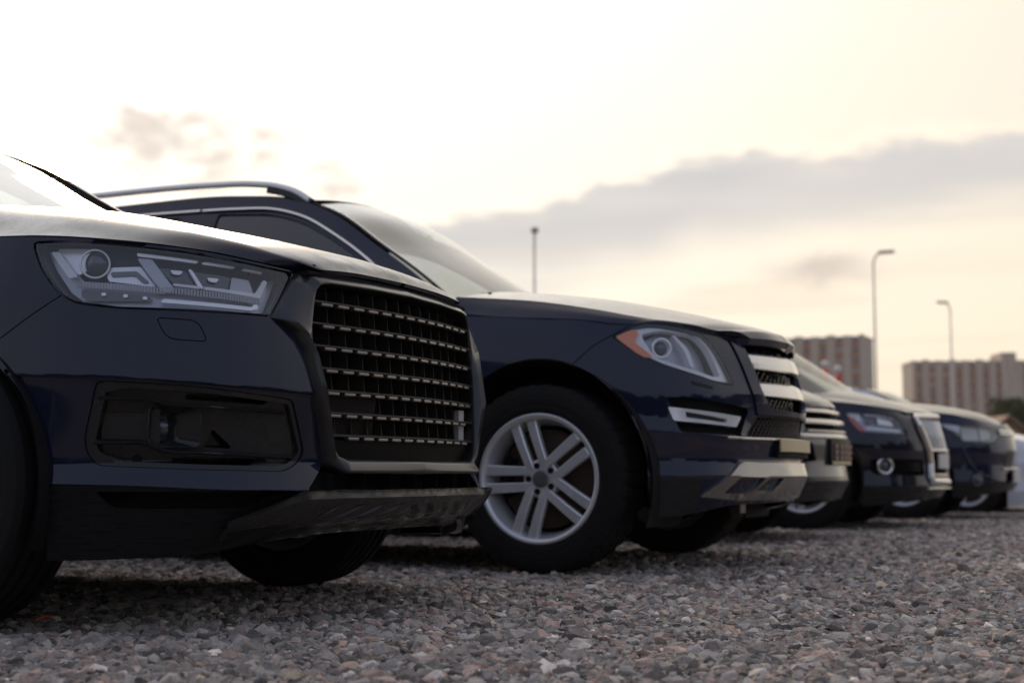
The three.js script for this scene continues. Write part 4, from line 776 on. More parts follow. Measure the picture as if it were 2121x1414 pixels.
// ------------------------------------------------------------------ the cars further along the row
function genSkin({ xf, hw, nose = 1, zb, zc, zl, z0, z1, z2, zr, lean = .09 }) {
  const P = [[0, 0], [-.010, -.16], [-.040, -.31], [-.085, -.45], [-.140, -.58], [-.21, -.70], [-.295, -.79], [-.40, -.865], [-.52, -.91], [-.69, -.943], [-.89, -.957], [-1.29, -.965], [-2.4, -.967], [-4.0, -.955], [-4.55, -.91], [-4.85, -.78], [-4.98, -.5], [-5.02, 0]];
  const k = hw / .967, plan = P.map(([x, y]) => [xf + x * (x > -1 ? nose : 1), y * k]);
  const R = (...a) => ({ k: a });
  const rows = [
    R([0, zb + .06, .06], [.6, zb + .04, .05], [1, zb, .04], [1.6, zb, .04], [6.8, zb, .05]),
    { ...R([0, zc, 0], [.6, zc, 0], [1, zc, .002], [1.5, zc + .01, .012], [6.8, zc + .02, .015]), c: 1 },
    R([0, lerp(zc, zl, .5), .016], [1, lerp(zc, zl, .5), .014], [1.5, lerp(zc, zl, .5), .008], [6.8, lerp(zc, zl, .5), 0]),
    R([0, zl, .010], [.6, zl, .010], [1, zl + .01, .006], [1.5, zl + .04, 0], [6.8, zl + .06, 0]),
    R([0, z0, .026], [.6, z0, .026], [1, z0 + .03, .018], [1.5, z0 + .08, .006], [6.8, z0 + .12, .01]),
    R([0, lerp(z0, z1, .6), .05], [.6, lerp(z0, z1, .6), .05], [1, lerp(z0, z2, .6), .036], [1.5, lerp(z0, z2, .7), .022], [6.8, zr - .12, .03]),
    R([0, z1, lean], [.6, z1, lean], [.8, lerp(z1, z2, .5), lean * .9], [1, z2, lean * .8], [1.4, lerp(z2, zr, .4), .066], [2.1, zr, .062], [6.8, zr + .08, .07]),
  ];
  const S = makeSkin(plan, rows); S.top = spline([[0, z1], [.6, z1], [.8, lerp(z1, z2, .5)], [1, z2], [1.4, lerp(z2, zr, .4)], [2.1, zr], [6.8, zr + .08]]); return S;
}
const S3 = genSkin({ xf: .90, hw: .93, zb: .20, zc: .36, zl: .60, z0: .66, z1: .83, z2: .90, zr: .99 });
const S4 = genSkin({ xf: .90, hw: .945, zb: .18, zc: .32, zl: .60, z0: .70, z1: .87, z2: .92, zr: 1.02 });
const S5 = genSkin({ xf: .90, hw: .90, zb: .20, zc: .34, zl: .62, z0: .72, z1: .88, z2: .95, zr: 1.02 });
const POS = { 3: [1.25, 9.22], 4: [2.53, 11.36], 5: [3.90, 13.67], 6: [5.20, 15.95] };
function farCar({ name, label, group, pos, S, paint, hoodMat, hood, lamp, lampTint, extraCuts = [], wheel, cowlX, roofZ = 1.66, hw, wellX = 0, R = .36, y = 0, archRad = .42, lower = M.plastic, lowerTop = .96, wb = 2.75, wsBulge = .12 }) {
  const car = thing(name, label, 'car', group); setCar(car, ...pos); car.position.y = y;
  const arch = (x, z) => (z > R ? Math.hypot(x - wellX, z - R) : Math.abs(x - wellX)) - archRad, archB = (x, z) => (z > R ? Math.hypot(x - wellX + wb, z - R) : Math.abs(x - wellX + wb)) - archRad;
  const lsd = lamp && sdPoly(lamp), cc = [{ f: (p) => arch(p[0], p[2]) }, { f: (p) => archB(p[0], p[2]) }, { f: (p, s) => S.top(s) - .004 - p[2] }];
  if (lamp) cc.push({ f: (p, s) => lsd(s, p[2]) });
  const us = [...lin(0, 1.4, 80), ...lin(1.4, S.length_, 70).slice(1)], vs = lin(lowerTop, 6, 44);
  both('body_side', patch(S, us, vs, { hem: .02, hemFilter: (v) => v.u > .002, cuts: [...cc, ...extraCuts.map((f) => ({ f: (p, s) => f(s, p[2]) }))] }), paint, car);
  both('lower_bumper', patch(S, us, lin(0, lowerTop, 8), { hem: .02, hemFilter: (v) => v.u > .002, cuts: [...cc.slice(0, 2), ...extraCuts.map((f) => ({ f: (p, s) => f(s, p[2]) }))] }), lower, car);
  both('body_backing', patch((s, v) => S(s, v, .05), lin(0, 2, 40), lin(0, 6, 24), { cuts: [{ f: (p) => arch(p[0], p[2]) }, { f: (p, s) => S.top(s) - .02 - p[2] }, ...(lamp ? [{ f: (p, s) => lsd(s, p[2]) + .004 }] : [])] }), M.black, car);
  const n = hood.length, ss = lin(.50, 2.0, n - 1).map((t, i) => i === 0 ? .47 : t), E = ss.map((s) => S.at(s, S.top(s) + .002));
  const k = hw / .96;
  const Cr = hood.map((c, i) => { const t = i / (n - 1); return [c[0] - lerp(.085, .10, t), -lerp(.42, .68, Math.sqrt(t)) * k, c[2] - lerp(.012, .05, t)]; });
  const q = hood.map((c, i) => [lerp(c[0], Cr[i][0], .26), Cr[i][1] * .5, lerp(c[2], Cr[i][2], .2)]), mid = Cr.map((c, i) => [lerp(c[0], E[i][0], .5), lerp(c[1], E[i][1], .5), lerp(c[2], E[i][2], .5) + Math.min(.016, i * .005)]);
  both('bonnet', patch(net([hood, q, Cr, mid, E]), lin(0, 1, 50), lin(0, 1, 40), { hem: .03, flip: true, hemFilter: (v) => v.v > .001, hemDir: () => [-.3, 0, -.95] }), hoodMat, car);
  const zc = hood[n - 1][2] - .06, x0 = cowlX;
  const rail = [[x0, -.80 * k, zc], [x0 - .22, -.735 * k, lerp(zc, roofZ, .30)], [x0 - .46, -.67 * k, lerp(zc, roofZ, .60)], [x0 - .70, -.62 * k, lerp(zc, roofZ, .86)], [x0 - .92, -.60 * k, roofZ - .03], [x0 - 1.4, -.595 * k, roofZ], [x0 - 2.0, -.595 * k, roofZ], [x0 - 2.7, -.60 * k, roofZ - .05], [x0 - 3.4, -.62 * k, roofZ - .22]];
  const belt = rail.map((r, i) => [r[0], -lerp(.868, .90, Math.min(1, i / 3)) * k, zc - .03 + .012 * i]);
  const wz = zc + .06;
  greenhouse(car, { rail, belt, nA: 5, paint, wsBulge, windows: [{ poly: [[x0 - .34, wz], [x0 - .62, lerp(wz, roofZ, .58)], [x0 - .95, roofZ - .11], [x0 - 1.35, roofZ - .08], [x0 - 1.33, wz]] }, { poly: [[x0 - 1.45, wz], [x0 - 1.47, roofZ - .08], [x0 - 2.3, roofZ - .10], [x0 - 2.4, wz + .02]] }] });
  underbody(car, -wb - .6, .66, .72, .22);
  wheelWell(car, wellX, archRad + .02, hw - .02, .48); wheelWell(car, wellX - wb, archRad + .02, hw - .02, .48);
  placeWheels(car, wheel, [wellX, wellX - wb], hw - .125, R);
  const A = (nm, g, m, lab) => part(nm, g, m, car, lab);
  return { car, A };
}
const lampOf = (car, S, outline, list, opt = {}) => {
  for (const side of [1, -1]) {
    const L = sub_('headlight', car), A = (name, g, m) => part(name, side > 0 ? g : mirror(g), m, L);
    A('lens', plate(S, outline, 0, .004, .02, -.004), opt.lens ?? M.lens);
    A('lamp_housing', mg([wall(S, outline, .002, .08), plate(S, outline, .08, .001, .04, .002)]), opt.housing ?? M.lampMid);
    for (const [name, poly, off, th, m, r = .008] of list) A(name, plate(S, roundPoly(poly, r, 4), off, th, .016), m);
  }
};
const wheelA = makeWheel({ R: .36, W: .235, rimR: .235, tread: 0 }), wheelB = makeWheel({ R: .36, W: .235, rimR: .235, tread: 0, style: 'single' });
const ROW = 'dark SUVs parked in a row on the gravel';
{ // third car: silver-grey crossover with chrome slats, number plate bracket of tan squares
  const rec = sdPoly(roundPoly([[.70, .600], [.455, .600], [.405, .490], [.70, .470]], .02, 4)), grill = sdPoly(roundPoly([[-.6, .82], [.455, .815], [.50, .700], [.49, .665], [-.6, .660]], .01, 4));
  const { car, A } = farCar({ name: 'parked_car', label: 'grey car with curved silver grille bars, mostly hidden behind the silver-louvred SUV', group: 'cars standing further down the row', pos: POS[3], S: S3, paint: M.grey3, hoodMat: M.hood3, hood: [[.825, 0, .828], [.795, 0, .862], [.735, 0, .898], [.64, 0, .938], [.40, 0, .99], [.10, 0, 1.04], [-.22, 0, 1.07]], extraCuts: [rec, grill], wheel: wheelA, cowlX: -.32, hw: .93, roofZ: 1.56, lowerTop: 1.3 });
  const xf = (y, z, o) => S3.at(Math.abs(y) * 1.03, z, o)[0];
  A('grille_backing', boxAt([.66, 0, .74], [.02, .94, .20]), M.black);
  for (const [z, w, h] of [[.792, .44, .022], [.727, .48, .030], [.672, .47, .016]]) A('grille_bar', sweep(lin(-w, w, 24).map((y) => [xf(y, z, -.004), y, z]), [[.004, -h / 2], [.012, -h * .3], [.012, h * .15], [0, h / 2], [-.03, h * .6], [-.03, -h * .1], [-.006, -h / 2]]), M.silver);
  A('bumper_strip', sweep(lin(-.58, .58, 24).map((y) => [xf(y, .638, -.006), y, .638]), rectProf(.02, .026, .3)), M.silver);
  A('recess_panel', mg([plate(S3, roundPoly([[.70, .600], [.455, .600], [.405, .490], [.70, .470]], .02, 4), .04, .01), mirror(plate(S3, roundPoly([[.70, .600], [.455, .600], [.405, .490], [.70, .470]], .02, 4), .04, .01))]), M.plasticD);
  const cv = (y0, y1, z, o, prof) => sweep(lin(y0, y1, 10).map((y) => [xf(y, z, o), y, z]), prof);
  A('plate_frame', cv(-.27, .27, .545, -.014, rectProf(.02, .155, .1)), M.plateBlack, 'black number plate frame with tan squares and a pale lower strip');
  for (let i = 0; i < 6; i++) for (let j = 0; j < 3; j++) A('plate_cell', boxAt([xf(-.205 + i * .082, .545, -.027), -.205 + i * .082, .508 + j * .036], [.006, .056, .024], (-.205 + i * .082) * .5), M.tanCell);
  A('plate_strip', cv(-.26, .26, .478, -.026, rectProf(.008, .020)), M.plateYellow);
}
{ // fourth car: dark SUV with pale headlight, chrome framed upright slats and a ringed fog lamp
  const S = S4, lamp = roundPoly([[1.178, .866], [1.112, .777], [1.056, .719], [.84, .706], [.654, .694], [.690, .775], [.725, .818], [.867, .848], [1.037, .860]], .02, 4);
  const grill = sdPoly(roundPoly([[-.7, .855], [.50, .845], [.485, .790], [.440, .690], [.400, .600], [.370, .493], [.385, .375], [-.7, .350]], .02, 4)), rec = sdPoly(roundPoly([[1.0, .520, .05], [.466, .518, .03], [.452, .398, .03], [.98, .408, .05]], .04, 5));
  const { car, A } = farCar({ name: 'parked_suv', label: 'dark SUV with chrome-framed upright grille slats and a round chrome fog lamp ring', group: ROW, pos: POS[4], S, paint: M.paint4, hoodMat: M.hood2, hood: [[.815, 0, .872], [.79, 0, .888], [.735, 0, .908], [.64, 0, .938], [.50, 0, .982], [.33, 0, 1.032], [.16, 0, 1.072]], lamp, extraCuts: [grill, rec], wheel: wheelA, cowlX: -.05, hw: .945, roofZ: 1.55, wellX: 0, wsBulge: .30 });
  const xf = (y, z, o) => S.at(Math.abs(y) * 1.03, z, o)[0];
  const fr = [[0, .850], [.47, .842], [.505, .825], [.485, .770], [.445, .680], [.405, .590], [.375, .490], [.390, .385], [.37, .362], [0, .352]];
  for (const sd of [1, -1]) A('grille_frame', sweep(fr.map(([s, z]) => { const p = S.at(s, z, -.012); return [p[0], p[1] * sd, z]; }), rectProf(.05, .045, .3), { up: () => [.94, -.1 * sd, .34] }), M.silver);
  A('grille_backing', boxAt([.72, 0, .60], [.02, .84, .46]), M.black);
  for (let i = 0; i < 25; i++) { const y = -.42 + i * .035, zt = .815, zb2 = Math.max(.595, .56 + Math.max(0, Math.abs(y) - .36) * 2); if (Math.abs(y) > .43) continue; A('grille_slat', sweep([[xf(y, zb2, .012), y, zb2], [xf(y, .7, .012), y, .70], [xf(y, zt, .012), y, zt]], rectProf(.016, .022), { up: [1, 0, 0] }), M.silver); }
  A('grille_bar', sweep(lin(-.40, .40, 16).map((y) => [xf(y, .590, -.01), y, .590]), rectProf(.02, .020)), M.silver);
  for (const z of [.405, .375]) A('grille_bar', sweep(lin(-.38, .38, 16).map((y) => [xf(y, z, -.006), y, z]), rectProf(.02, .016)), M.silver);
  A('number_plate', sweep(lin(-.24, .2, 8).map((y) => [xf(y, .51, -.018) , y, .51]), rectProf(.010, .112, .1)), M.plateWhite, 'white front number plate on the lower grille');
  A('bumper_lip', sweep(lin(-.46, .46, 16).map((y) => [xf(y, .305, -.02), y, .305]), rectProf(.03, .016)), M.silver);
  for (const sd of [1, -1]) {
    const f = (g) => sd > 0 ? g : mirror(g), F = sub_('fog_lamp', car);
    part('recess_panel', f(mg([plate(S, roundPoly([[1.0, .520, .05], [.466, .518, .03], [.452, .398, .03], [.98, .408, .05]], .04, 5), .055, .004, .03), wall(S, roundPoly([[1.0, .520, .05], [.466, .518, .03], [.452, .398, .03], [.98, .408, .05]], .04, 5), .001, .06)])), M.plasticD, F);
    for (const z of [.440, .465, .490]) part('recess_blade', f(sweep(lin(.48, .77, 8).map((s) => S.at(s, z, .025)), rectProf(.03, .008))), M.plastic, F);
    const c = S.at(.868, .470, .010), n = S.at(.868, .470, -.09), t = new THREE.TorusGeometry(.056, .013, 10, 36); t.lookAt(new THREE.Vector3(n[0] - c[0], 0, -(n[1] - c[1]))); t.translate(c[0], c[2], -c[1]); part('chrome_ring', f(t), M.chrome, F);
    const b = new THREE.SphereGeometry(.045, 16, 12), cb = S.at(.868, .470, .04); b.translate(cb[0], cb[2], -cb[1]); part('bulb', f(b), M.bulb, F);
  }
  lampOf(car, S, lamp, [['red_corner', [[1.150, .832], [1.100, .822], [1.005, .720], [1.060, .716]], .012, .01, M.redLamp], ['light_guide', [[1.165, .860], [1.06, .856], [1.04, .800], [1.08, .790]], .02, .012, M.lampWhite], ['light_guide', [[1.03, .735], [.68, .712], [.70, .735], [1.0, .760]], .02, .012, M.lampWhite], ['reflector', [[.99, .832], [.93, .830], [.92, .775], [1.0, .775]], .05, .01, M.bulb], ['reflector', [[.90, .828], [.76, .812], [.74, .760], [.89, .772]], .045, .01, M.lampChrome], ['lamp_trim', [[1.03, .848], [.87, .840], [.74, .812], [.75, .806], [.87, .832], [1.03, .840]], .02, .012, M.lampChrome]], { housing: M.lampGrey });
}
{ // fifth car: navy crossover with long swept headlight
  const S = S5, lamp = roundPoly([[1.150, .872], [1.043, .806], [.955, .756], [.905, .700], [.671, .689], [.534, .708], [.450, .755], [.472, .836], [.912, .850]], .025, 4);
  const grill = sdPoly(roundPoly([[-.6, .630], [.335, .628], [.41, .478], [-.6, .470]], .02, 4)), low = sdPoly(roundPoly([[-.6, .43], [.36, .43], [.40, .33], [-.6, .32]], .02, 4));
  const { car, A } = farCar({ name: 'parked_suv', label: 'navy crossover with long pale swept headlight beside the white car', group: ROW, pos: POS[5], S, paint: M.paint5, hoodMat: M.hood2, hood: [[.828, 0, .815], [.80, 0, .848], [.73, 0, .902], [.61, 0, .966], [.38, 0, 1.028], [.02, 0, 1.085], [-.44, 0, 1.12]], lamp, extraCuts: [grill, low], wheel: wheelB, cowlX: -.60, hw: .90, roofZ: 1.52 });
  const xf = (y, z, o) => S.at(Math.abs(y) * 1.04, z, o)[0];
  A('grille_backing', boxAt([.74, 0, .50], [.02, .70, .34]), M.black);
  for (const z of [.505, .54, .575, .608]) A('grille_bar', sweep(lin(-.36, .36, 14).map((y) => [xf(y, z, .004), y, z]), rectProf(.02, .012)), M.alloyD);
  for (const z of [.805, .775]) A('bonnet_trim', sweep(lin(-.40, .40, 14).map((y) => [xf(y, z, -.006), y, z]), rectProf(.02, .018)), M.chrome);
  A('bumper_strip', sweep(lin(-.42, .42, 14).map((y) => [xf(y, .462, -.012), y, .462]), rectProf(.02, .014)), M.silver);
  A('number_plate', sweep(lin(-.24, .2, 8).map((y) => [xf(y, .395, -.018) , y, .395]), rectProf(.010, .112, .1)), M.plateWhite, 'white front number plate low on the bumper');
  for (const sd of [1, -1]) { const f = (g) => sd > 0 ? g : mirror(g); part('bumper_crease', f(sweep(resample([[.93, .66], [.905, .60], [.855, .51], [.777, .425], [.65, .385], [.516, .350]].map(([s, z]) => S.at(s, z, -.001)), 24), circProf(.011, 8))), M.paint5, car);
    const F = sub_('fog_lamp', car), c = S.at(.80, .36, .0), b = new THREE.SphereGeometry(.04, 16, 12); b.translate(c[0], c[2], -c[1]); part('bulb', f(b), M.bulb, F); part('chrome_ring', f((() => { const t = new THREE.TorusGeometry(.045, .008, 8, 24), n = S.at(.80, .36, -.1); t.lookAt(new THREE.Vector3(n[0] - c[0], 0, -(n[1] - c[1]))); t.translate(lerp(c[0], n[0], .15), c[2], -lerp(c[1], n[1], .15)); return t; })()), M.alloyD, F); }
  lampOf(car, S, lamp, [['light_guide', [[1.13, .862], [.93, .846], [.93, .780], [1.04, .815]], .015, .012, M.lampWhite], ['reflector', [[.90, .840], [.70, .836], [.70, .710], [.90, .712]], .05, .01, M.lampHaze], ['reflector', [[.68, .834], [.49, .824], [.475, .765], [.55, .716], [.68, .706]], .045, .01, M.lampHaze]], { housing: M.lampHaze });
}
{ // white car at the right edge
  const S = genSkin({ xf: .92, hw: .90, zb: .13, zc: .28, zl: .56, z0: .62, z1: .76, z2: .84, zr: .95 });
  farCar({ name: 'parked_car', label: 'white car at the right end of the row', group: 'cars standing further down the row', pos: POS[6], S, paint: M.white6, hoodMat: M.white6, hood: [[.84, 0, .75], [.80, 0, .785], [.72, 0, .82], [.60, 0, .86], [.38, 0, .915], [.08, 0, .97], [-.25, 0, 1.01]], wheel: wheelB, cowlX: -.35, hw: .90, roofZ: 1.45, y: -.05, lower: M.white6, archRad: .40 });
}
// ------------------------------------------------------------------ background: apartment blocks, street lamps, trees, shed
M.concrete = std({ color: C(.84, .72, .60), roughness: .9, map: noiseTex(128, (x, y) => { const v = .82 + .3 * (tileF(x, y, 8, 4) - .5); return [v, v, v]; }, true) });
M.concreteD = std({ color: C(.40, .37, .34), roughness: .9 });
M.brickRed = std({ color: C(.38, .185, .125), roughness: .9 });
M.winFrame = std({ color: C(.36, .36, .37), roughness: .6 });
M.winGlass = phy({ color: C(.06, .07, .09), roughness: .08, clearcoat: 1, clearcoatRoughness: .05 });
M.pole = std({ color: C(.72, .68, .60), metalness: .2, roughness: .55 });
M.lampHead = std({ color: C(.66, .62, .55), roughness: .5 });
function block({ name, label, px, d, yaw, w, h, depth, bays, floors, pier, pierOut = .7, roofBlock, groundY = 0 }) {
  const b = thing(name, label, 'building', 'apartment blocks on the skyline');
  b.position.set((px - 1060.5) / 2946 * d, groundY, -d); b.rotation.y = yaw;               // origin: lower left corner of the front, front towards +z
  const bx = (x0, x1, y0, y1, z0, z1) => { const g = new THREE.BoxGeometry(x1 - x0, y1 - y0, z1 - z0); g.translate((x0 + x1) / 2, (y0 + y1) / 2, (z0 + z1) / 2); return g; };
  part('wall', bx(0, w, 0, h, -depth, 0), M.concreteD, b);
  const bay = w / bays, fh = h / floors, gw = bay - pier;
  const R = rng(Math.round(px)), panel = bx(-gw / 2, gw / 2, 0, fh * .56, 0, .22), frameG = bx(-gw * .42, gw * .42, fh * .58, fh * .97, 0, .12), paneG = bx(-gw * .36, gw * .36, fh * .62, fh * .93, .125, .14), mull = bx(-.05, .05, fh * .62, fh * .93, .145, .17);
  for (let i = 0; i <= bays; i++) { const x = i * bay; part('pier', bx(Math.max(0, x - pier / 2), Math.min(w, x + pier / 2), 0, h + .5 + (i % 2) * .25, .0, pierOut), M.concrete, b); }
  for (let i = 0; i < bays; i++) for (let j = 0; j < floors; j++) {
    const x = (i + .5) * bay, y = j * fh;
    const p = shade(new THREE.Mesh(panel, M.brickRed)); p.name = 'brick_panel'; p.position.set(x, y, .003); b.add(p);
    const f = shade(new THREE.Mesh(frameG, M.winFrame)); f.name = 'window'; f.position.set(x, y, .003); b.add(f);
    const g = shade(new THREE.Mesh(paneG, R() > .3 ? M.winGlass : M.winFrame)); g.name = 'pane'; f.add(g);
    if (R() > .4) { const m = shade(new THREE.Mesh(mull, M.winFrame)); m.name = 'mullion'; f.add(m); }
  }
  part('parapet', bx(-.2, w + .2, h + .003, h + .35, -depth - .2, -.1), M.concreteD, b);
  if (roofBlock) part('stair_tower', bx(roofBlock[0], roofBlock[1], 0, h + roofBlock[2], -depth * .8, pierOut + .6), M.concrete, b);
  return b;
}
block({ name: 'apartment_block', label: 'tall ribbed concrete block with red brick strips behind the tallest right street lamp', px: 1560, d: 400, yaw: -.45, w: 31.4, h: 37.8, depth: 12, bays: 7, floors: 13, pier: 2.2, pierOut: .5 });
block({ name: 'apartment_block', label: 'lower ribbed concrete block with red panels at the far right', px: 1892, d: 430, yaw: -.06, w: 40, h: 34.2, depth: 14, bays: 10, floors: 11, pier: 2.0, pierOut: .5, roofBlock: [26.4, 30.8, 2.8] });
function streetLamp(px, d, h, arm, label, head = .5) {
  const o = thing('street_lamp', label, 'street lamp', 'street lamps beyond the parking lot'); o.position.set((px - 1060.5) / 2946 * d, 0, -d);
  const prof = (r) => circProf(r, 12);
  part('pole', sweep(lin(0, h - .8, 10).map((z) => [0, 0, z]), prof(.066), { up: [1, 0, 0], smoothN: true, scale: (t) => lerp(1.15, .62, t) }), M.pole, o);
  part('base', mg([boxAt([0, 0, .4], [.3, .3, .8], 0, .12)]), M.pole, o);
  const [ax, ay] = arm;
  part('arm', sweep(resample([[0, 0, h - .82], [ax * .04, ay * .04, h - .35], [ax * .3, ay * .3, h - .08], [ax, ay, h]], 14), prof(.045), { up: [.2, .3, 1], smoothN: true }), M.pole, o);
  const g = new RoundedBoxGeometry(.72, .15, .30, 2, .06); g.rotateY(Math.atan2(ay, ax)); g.translate(ax * 1.15, h + .02, -ay * 1.15); part('lamp_head', g, M.lampHead, o);
}
streetLamp(1107.5, 57, 10.1, [0, -.7], 'grey street lamp rising above the bonnet of the silver-louvred SUV');
streetLamp(1817, 63, 10.25, [.45, -.25], 'tall street lamp in front of the taller apartment block');
streetLamp(1975, 82, 10.3, [-.45, -.2], 'street lamp standing before the lower apartment block');
// two red and white signal lamps on posts
for (const [px, lab, hz] of [[1712, 'left of the two red signal lamps with white tops', 5.05], [1738, 'right of the two red signal lamps with white tops', 4.85]]) {
  const d = 60, o = thing('signal_lamp', lab, 'signal lamp', 'red and white signal lamps'); o.position.set((px - 1060.5) / 2946 * d, 0, -d);
  part('post', sweep(lin(0, hz - .8, 4).map((z) => [0, 0, z]), circProf(.04, 10), { up: [1, 0, 0] }), M.pole, o);
  const c = new THREE.CapsuleGeometry(.15, .28, 6, 16); c.translate(0, hz - .5, 0); part('lantern', c, std({ color: C(.75, .06, .035), roughness: .4 }), o);
  const s = new THREE.SphereGeometry(.17, 16, 12); s.scale(1, 1.05, 1); s.translate(0, hz - .02, 0); part('cap', s, std({ color: C(.75, .70, .64), roughness: .5 }), o);
}
// trees: tapered trunk and limbs, a crown of many small leaves in clumps
const leafMat = [std({ color: C(.045, .075, .022), roughness: .8, side: THREE.DoubleSide }), std({ color: C(.03, .055, .02), roughness: .8, side: THREE.DoubleSide })];
const barkMat = std({ color: C(.07, .055, .045), roughness: .95 });
function treeParts(seed, h, rw, leaves, leaf) {
  const R = rng(seed), limbs = [], pos = [], clumps = [];
  limbs.push(sweep(resample([[0, 0, 0], [.05 * h * (R() - .5), .05 * h * (R() - .5), h * .3], [.08 * h * (R() - .5), .08 * h * (R() - .5), h * .72]], 8), circProf(h * .022, 8), { up: [1, 0, 0], smoothN: true, scale: (t) => lerp(1.2, .35, t) }));
  for (let i = 0; i < 14; i++) {
    const a = R() * 6.283, z0 = h * (.25 + .4 * R()), z1 = z0 + h * (.12 + .28 * R()), r = rw * (.35 + .6 * R());
    const e = [Math.cos(a) * r, Math.sin(a) * r, Math.min(z1, h * .93)]; limbs.push(sweep([[0, 0, z0], [e[0] * .5, e[1] * .5, lerp(z0, e[2], .6)], e], circProf(h * .008, 6), { up: [.3, .2, 1], scale: (t) => lerp(1, .3, t) })); clumps.push([...e, rw * (.28 + .25 * R())]);
  }
  for (let i = 0; i < 10; i++) { const a = R() * 6.283, r = rw * R() * .7; clumps.push([Math.cos(a) * r, Math.sin(a) * r, h * (.62 + .33 * R()), rw * (.25 + .25 * R())]); }
  for (let i = 0; i < leaves; i++) {
    const c = clumps[Math.floor(R() * clumps.length)], u = R() * 2 - 1, a = R() * 6.283, q = Math.sqrt(1 - u * u), rr = c[3] * Math.pow(R(), .45), p = [c[0] + q * Math.cos(a) * rr, c[1] + q * Math.sin(a) * rr, c[2] + u * rr * .8];
    const t1 = norm([R() - .5, R() - .5, R() - .5]), t2 = norm(cross(t1, [R() - .5, R() - .5, R() - .5])), s = leaf * (.6 + .8 * R());
    const A = add(p, t1, -s), B = add(p, t2, s * .5), D = add(p, t1, s), E = add(p, t2, -s * .5); for (const v of [A, B, D, A, D, E]) pos.push(v[0], v[2], -v[1]);
  }
  const g = new THREE.BufferGeometry(); g.setAttribute('position', new THREE.Float32BufferAttribute(pos, 3)); g.computeVertexNormals(); return [mg(limbs), fin(g)];
}
function tree(name, label, group, X, Z, parts, mat, turn = 0) { const t = thing(name, label, 'tree', group); t.position.set(X, 0, Z); t.rotation.y = turn; part('trunk', parts[0], barkMat, t); part('crown', parts[1], mat, t); }
const at = (px, d) => (px - 1060.5) / 2946 * d;
{
  const big = treeParts(5, 7.2, 2.3, 5200, .17), mid = treeParts(9, 6.2, 2.2, 4200, .17);
  tree('leafy_tree', 'green tree in front of the far right apartment block', 'trees on the skyline', at(2096, 125), -125, big, leafMat[0]);
  tree('leafy_tree', 'green tree cut by the right edge of the photograph', 'trees on the skyline', at(2150, 112), -112, mid, leafMat[1], 1.2);
  tree('leafy_tree', 'small dark tree top peeping over the bonnet of the chrome-grilled SUV', 'trees on the skyline', at(1880, 150), -150, treeParts(14, 8.2, 2.4, 4200, .19), leafMat[1], .4);
  // foliage outside the frame, seen as dark shapes mirrored in the paint
  const row = (seed, n, A, B, h0, h1, thick, label) => {
    const R = rng(seed), pos = [];
    for (let i = 0; i < n; i++) {
      const t = R(), x = lerp(A[0], B[0], t), z = lerp(A[1], B[1], t), L = t * Math.hypot(B[0] - A[0], B[1] - A[1]), hh = h0 + h1 * clamp(1.5 * fbm(L * .22 + seed, 3, 4) - .3) + .8 * vnoise(L * 1.1, 7), y = hh * Math.pow(R(), .75);
      const t1 = norm([R() - .5, R() - .5, R() - .5]), t2 = norm(cross(t1, [R() - .5, R() - .5, .3])), q = .25 + .28 * R(), c = [x + thick * (R() - .5), y, z + thick * (R() - .5)];
      for (const [k, l] of [[-1, 0], [0, .6], [1, 0], [-1, 0], [1, 0], [0, -.6]]) pos.push(...add(add(c, t1, k * q), t2, l * q));
    }
    const g = new THREE.BufferGeometry(); g.setAttribute('position', new THREE.Float32BufferAttribute(pos, 3)); g.computeVertexNormals();
    single('tree_row', fin(g), leafMat[1], label, 'tree row', 'rows of foliage mirrored in the paint');
  };
  row(8, 16000, [-46, 33], [24, 36], 3.0, 4.5, 2.6, 'long row of dark foliage behind the camera, mirrored in the car sides');
  row(19, 15000, [34, 30], [40, -12], 4.5, 6.5, 3.0, 'tall row of dark foliage beyond the right edge, mirrored in the car fronts');
}
{ // tan roofed shed behind the white car
  const s = thing('shed', 'shed with a tan sloping roof behind the white car', 'shed'); s.position.set(at(2086, 62), 0, -62);
  const rf = new THREE.Shape(); rf.moveTo(-1.7, 1.55); rf.lineTo(0, 2.95); rf.lineTo(1.9, 1.45); rf.lineTo(1.9, 1.38); rf.lineTo(0, 2.85); rf.lineTo(-1.7, 1.48);
  const wl = new THREE.Shape(); wl.moveTo(-1.5, 0); wl.lineTo(1.6, 0); wl.lineTo(1.6, 1.55); wl.lineTo(0, 2.82); wl.lineTo(-1.5, 1.55);
  const g1 = new THREE.ExtrudeGeometry(wl, { depth: 5, bevelEnabled: false }); g1.translate(0, 0, -5); const g2 = new THREE.ExtrudeGeometry(rf, { depth: 5.6, bevelEnabled: true, bevelSize: .01, bevelThickness: .01, bevelSegments: 1 }); g2.translate(0, .02, -5.3);
  part('wall', g1, std({ color: C(.36, .25, .17), roughness: .9 }), s); part('roof', g2, std({ color: C(.30, .21, .15), roughness: .85 }), s);
}
scene.fog = new THREE.FogExp2(0xffe9c8, .0003);
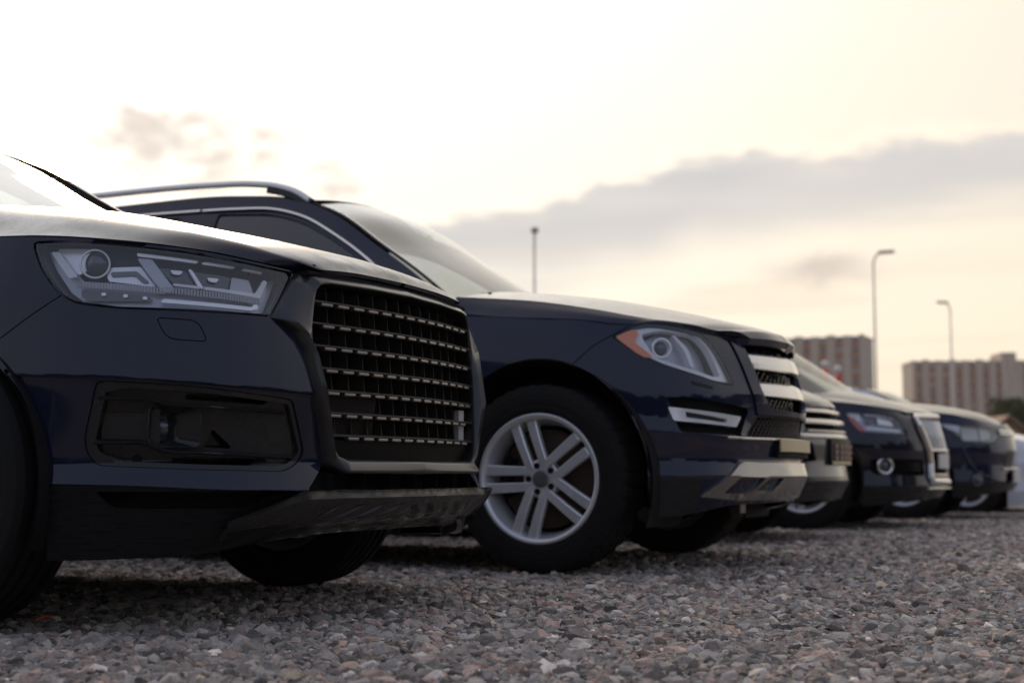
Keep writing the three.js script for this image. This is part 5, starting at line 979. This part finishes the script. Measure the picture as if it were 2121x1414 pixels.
// ------------------------------------------------------------------ small things lying on the gravel
const gp = (px, py) => { const f = 2946, p = Math.atan(275 / f), a = (px - 1060.5) / f, b = (707 - py) / f, ry = b * Math.cos(p) + Math.sin(p), rd = Math.cos(p) - b * Math.sin(p), t = -.41 / ry; return [a * t, -rd * t]; };
{
  const leaf = (() => { const P = []; for (let i = 0; i <= 10; i++) for (let j = -2; j <= 2; j++) { const t = i / 10, w = .013 * Math.sin(Math.PI * Math.pow(t, .8)) + .0006; P.push((t - .5) * .055, .006 + .007 * Math.sin(t * 3.1) + .004 * Math.abs(j) * Math.sin(t * 3), j / 2 * w); } const idx = []; for (let i = 0; i < 10; i++) for (let j = 0; j < 4; j++) { const a = i * 5 + j; idx.push(a, a + 1, a + 6, a, a + 6, a + 5); } const g = new THREE.BufferGeometry(); g.setAttribute('position', new THREE.Float32BufferAttribute(P, 3)); g.setIndex(idx); g.computeVertexNormals(); return fin(g); })();
  const [lx, lz] = gp(92, 1312); const l = single('fallen_leaf', leaf, std({ color: C(.55, .10, .02), roughness: .7, side: THREE.DoubleSide }), 'small orange fallen leaf on the gravel by the nearest wheel', 'leaf'); l.position.set(lx, .024, lz); l.rotation.y = .5;
  const [sx, sz] = gp(145, 1168); const stick = sweep(resample([[-.10, 0, .012], [-.03, .008, .018], [.04, -.004, .014], [.10, .01, .012]], 10), circProf(.005, 6)); const st = single('dry_stick', stick, std({ color: C(.25, .17, .10), roughness: .9 }), 'dry brown stick on the gravel under the nearest car', 'stick'); st.position.set(sx, .01, sz);
  const R = rng(3);
  for (const [px, py, s, lab] of [[1653, 1388, .042, 'pale round stone near the bottom edge of the photograph'], [1612, 1102, .06, 'white stone lying before the wheel of the chrome-grilled SUV'], [1655, 1130, .055, 'pinkish white stone on the gravel in front of the grey car'], [342, 1150, .05, 'pale pointed stone under the bumper of the nearest car'], [1225, 1225, .05, 'cream stone lying right of the wheel with twin spokes']]) {
    const pts = []; for (let i = 0; i < 16; i++) { const a = R() * 6.283, u = R() * 2 - 1, q = Math.sqrt(1 - u * u), r = .42 + .1 * R(); pts.push(new THREE.Vector3(q * Math.cos(a) * r * s * 1.3, u * r * s * .8, q * Math.sin(a) * r * s)); }
    const [x, z] = gp(px, py); const m = single('pale_stone', fin(new ConvexGeometry(pts)), std({ color: C(.62, .56, .50), roughness: .85 }), lab, 'stone', 'pale stones among the gravel'); m.position.set(x, s * .2, z);
  }
}
renderer.render(scene, camera);
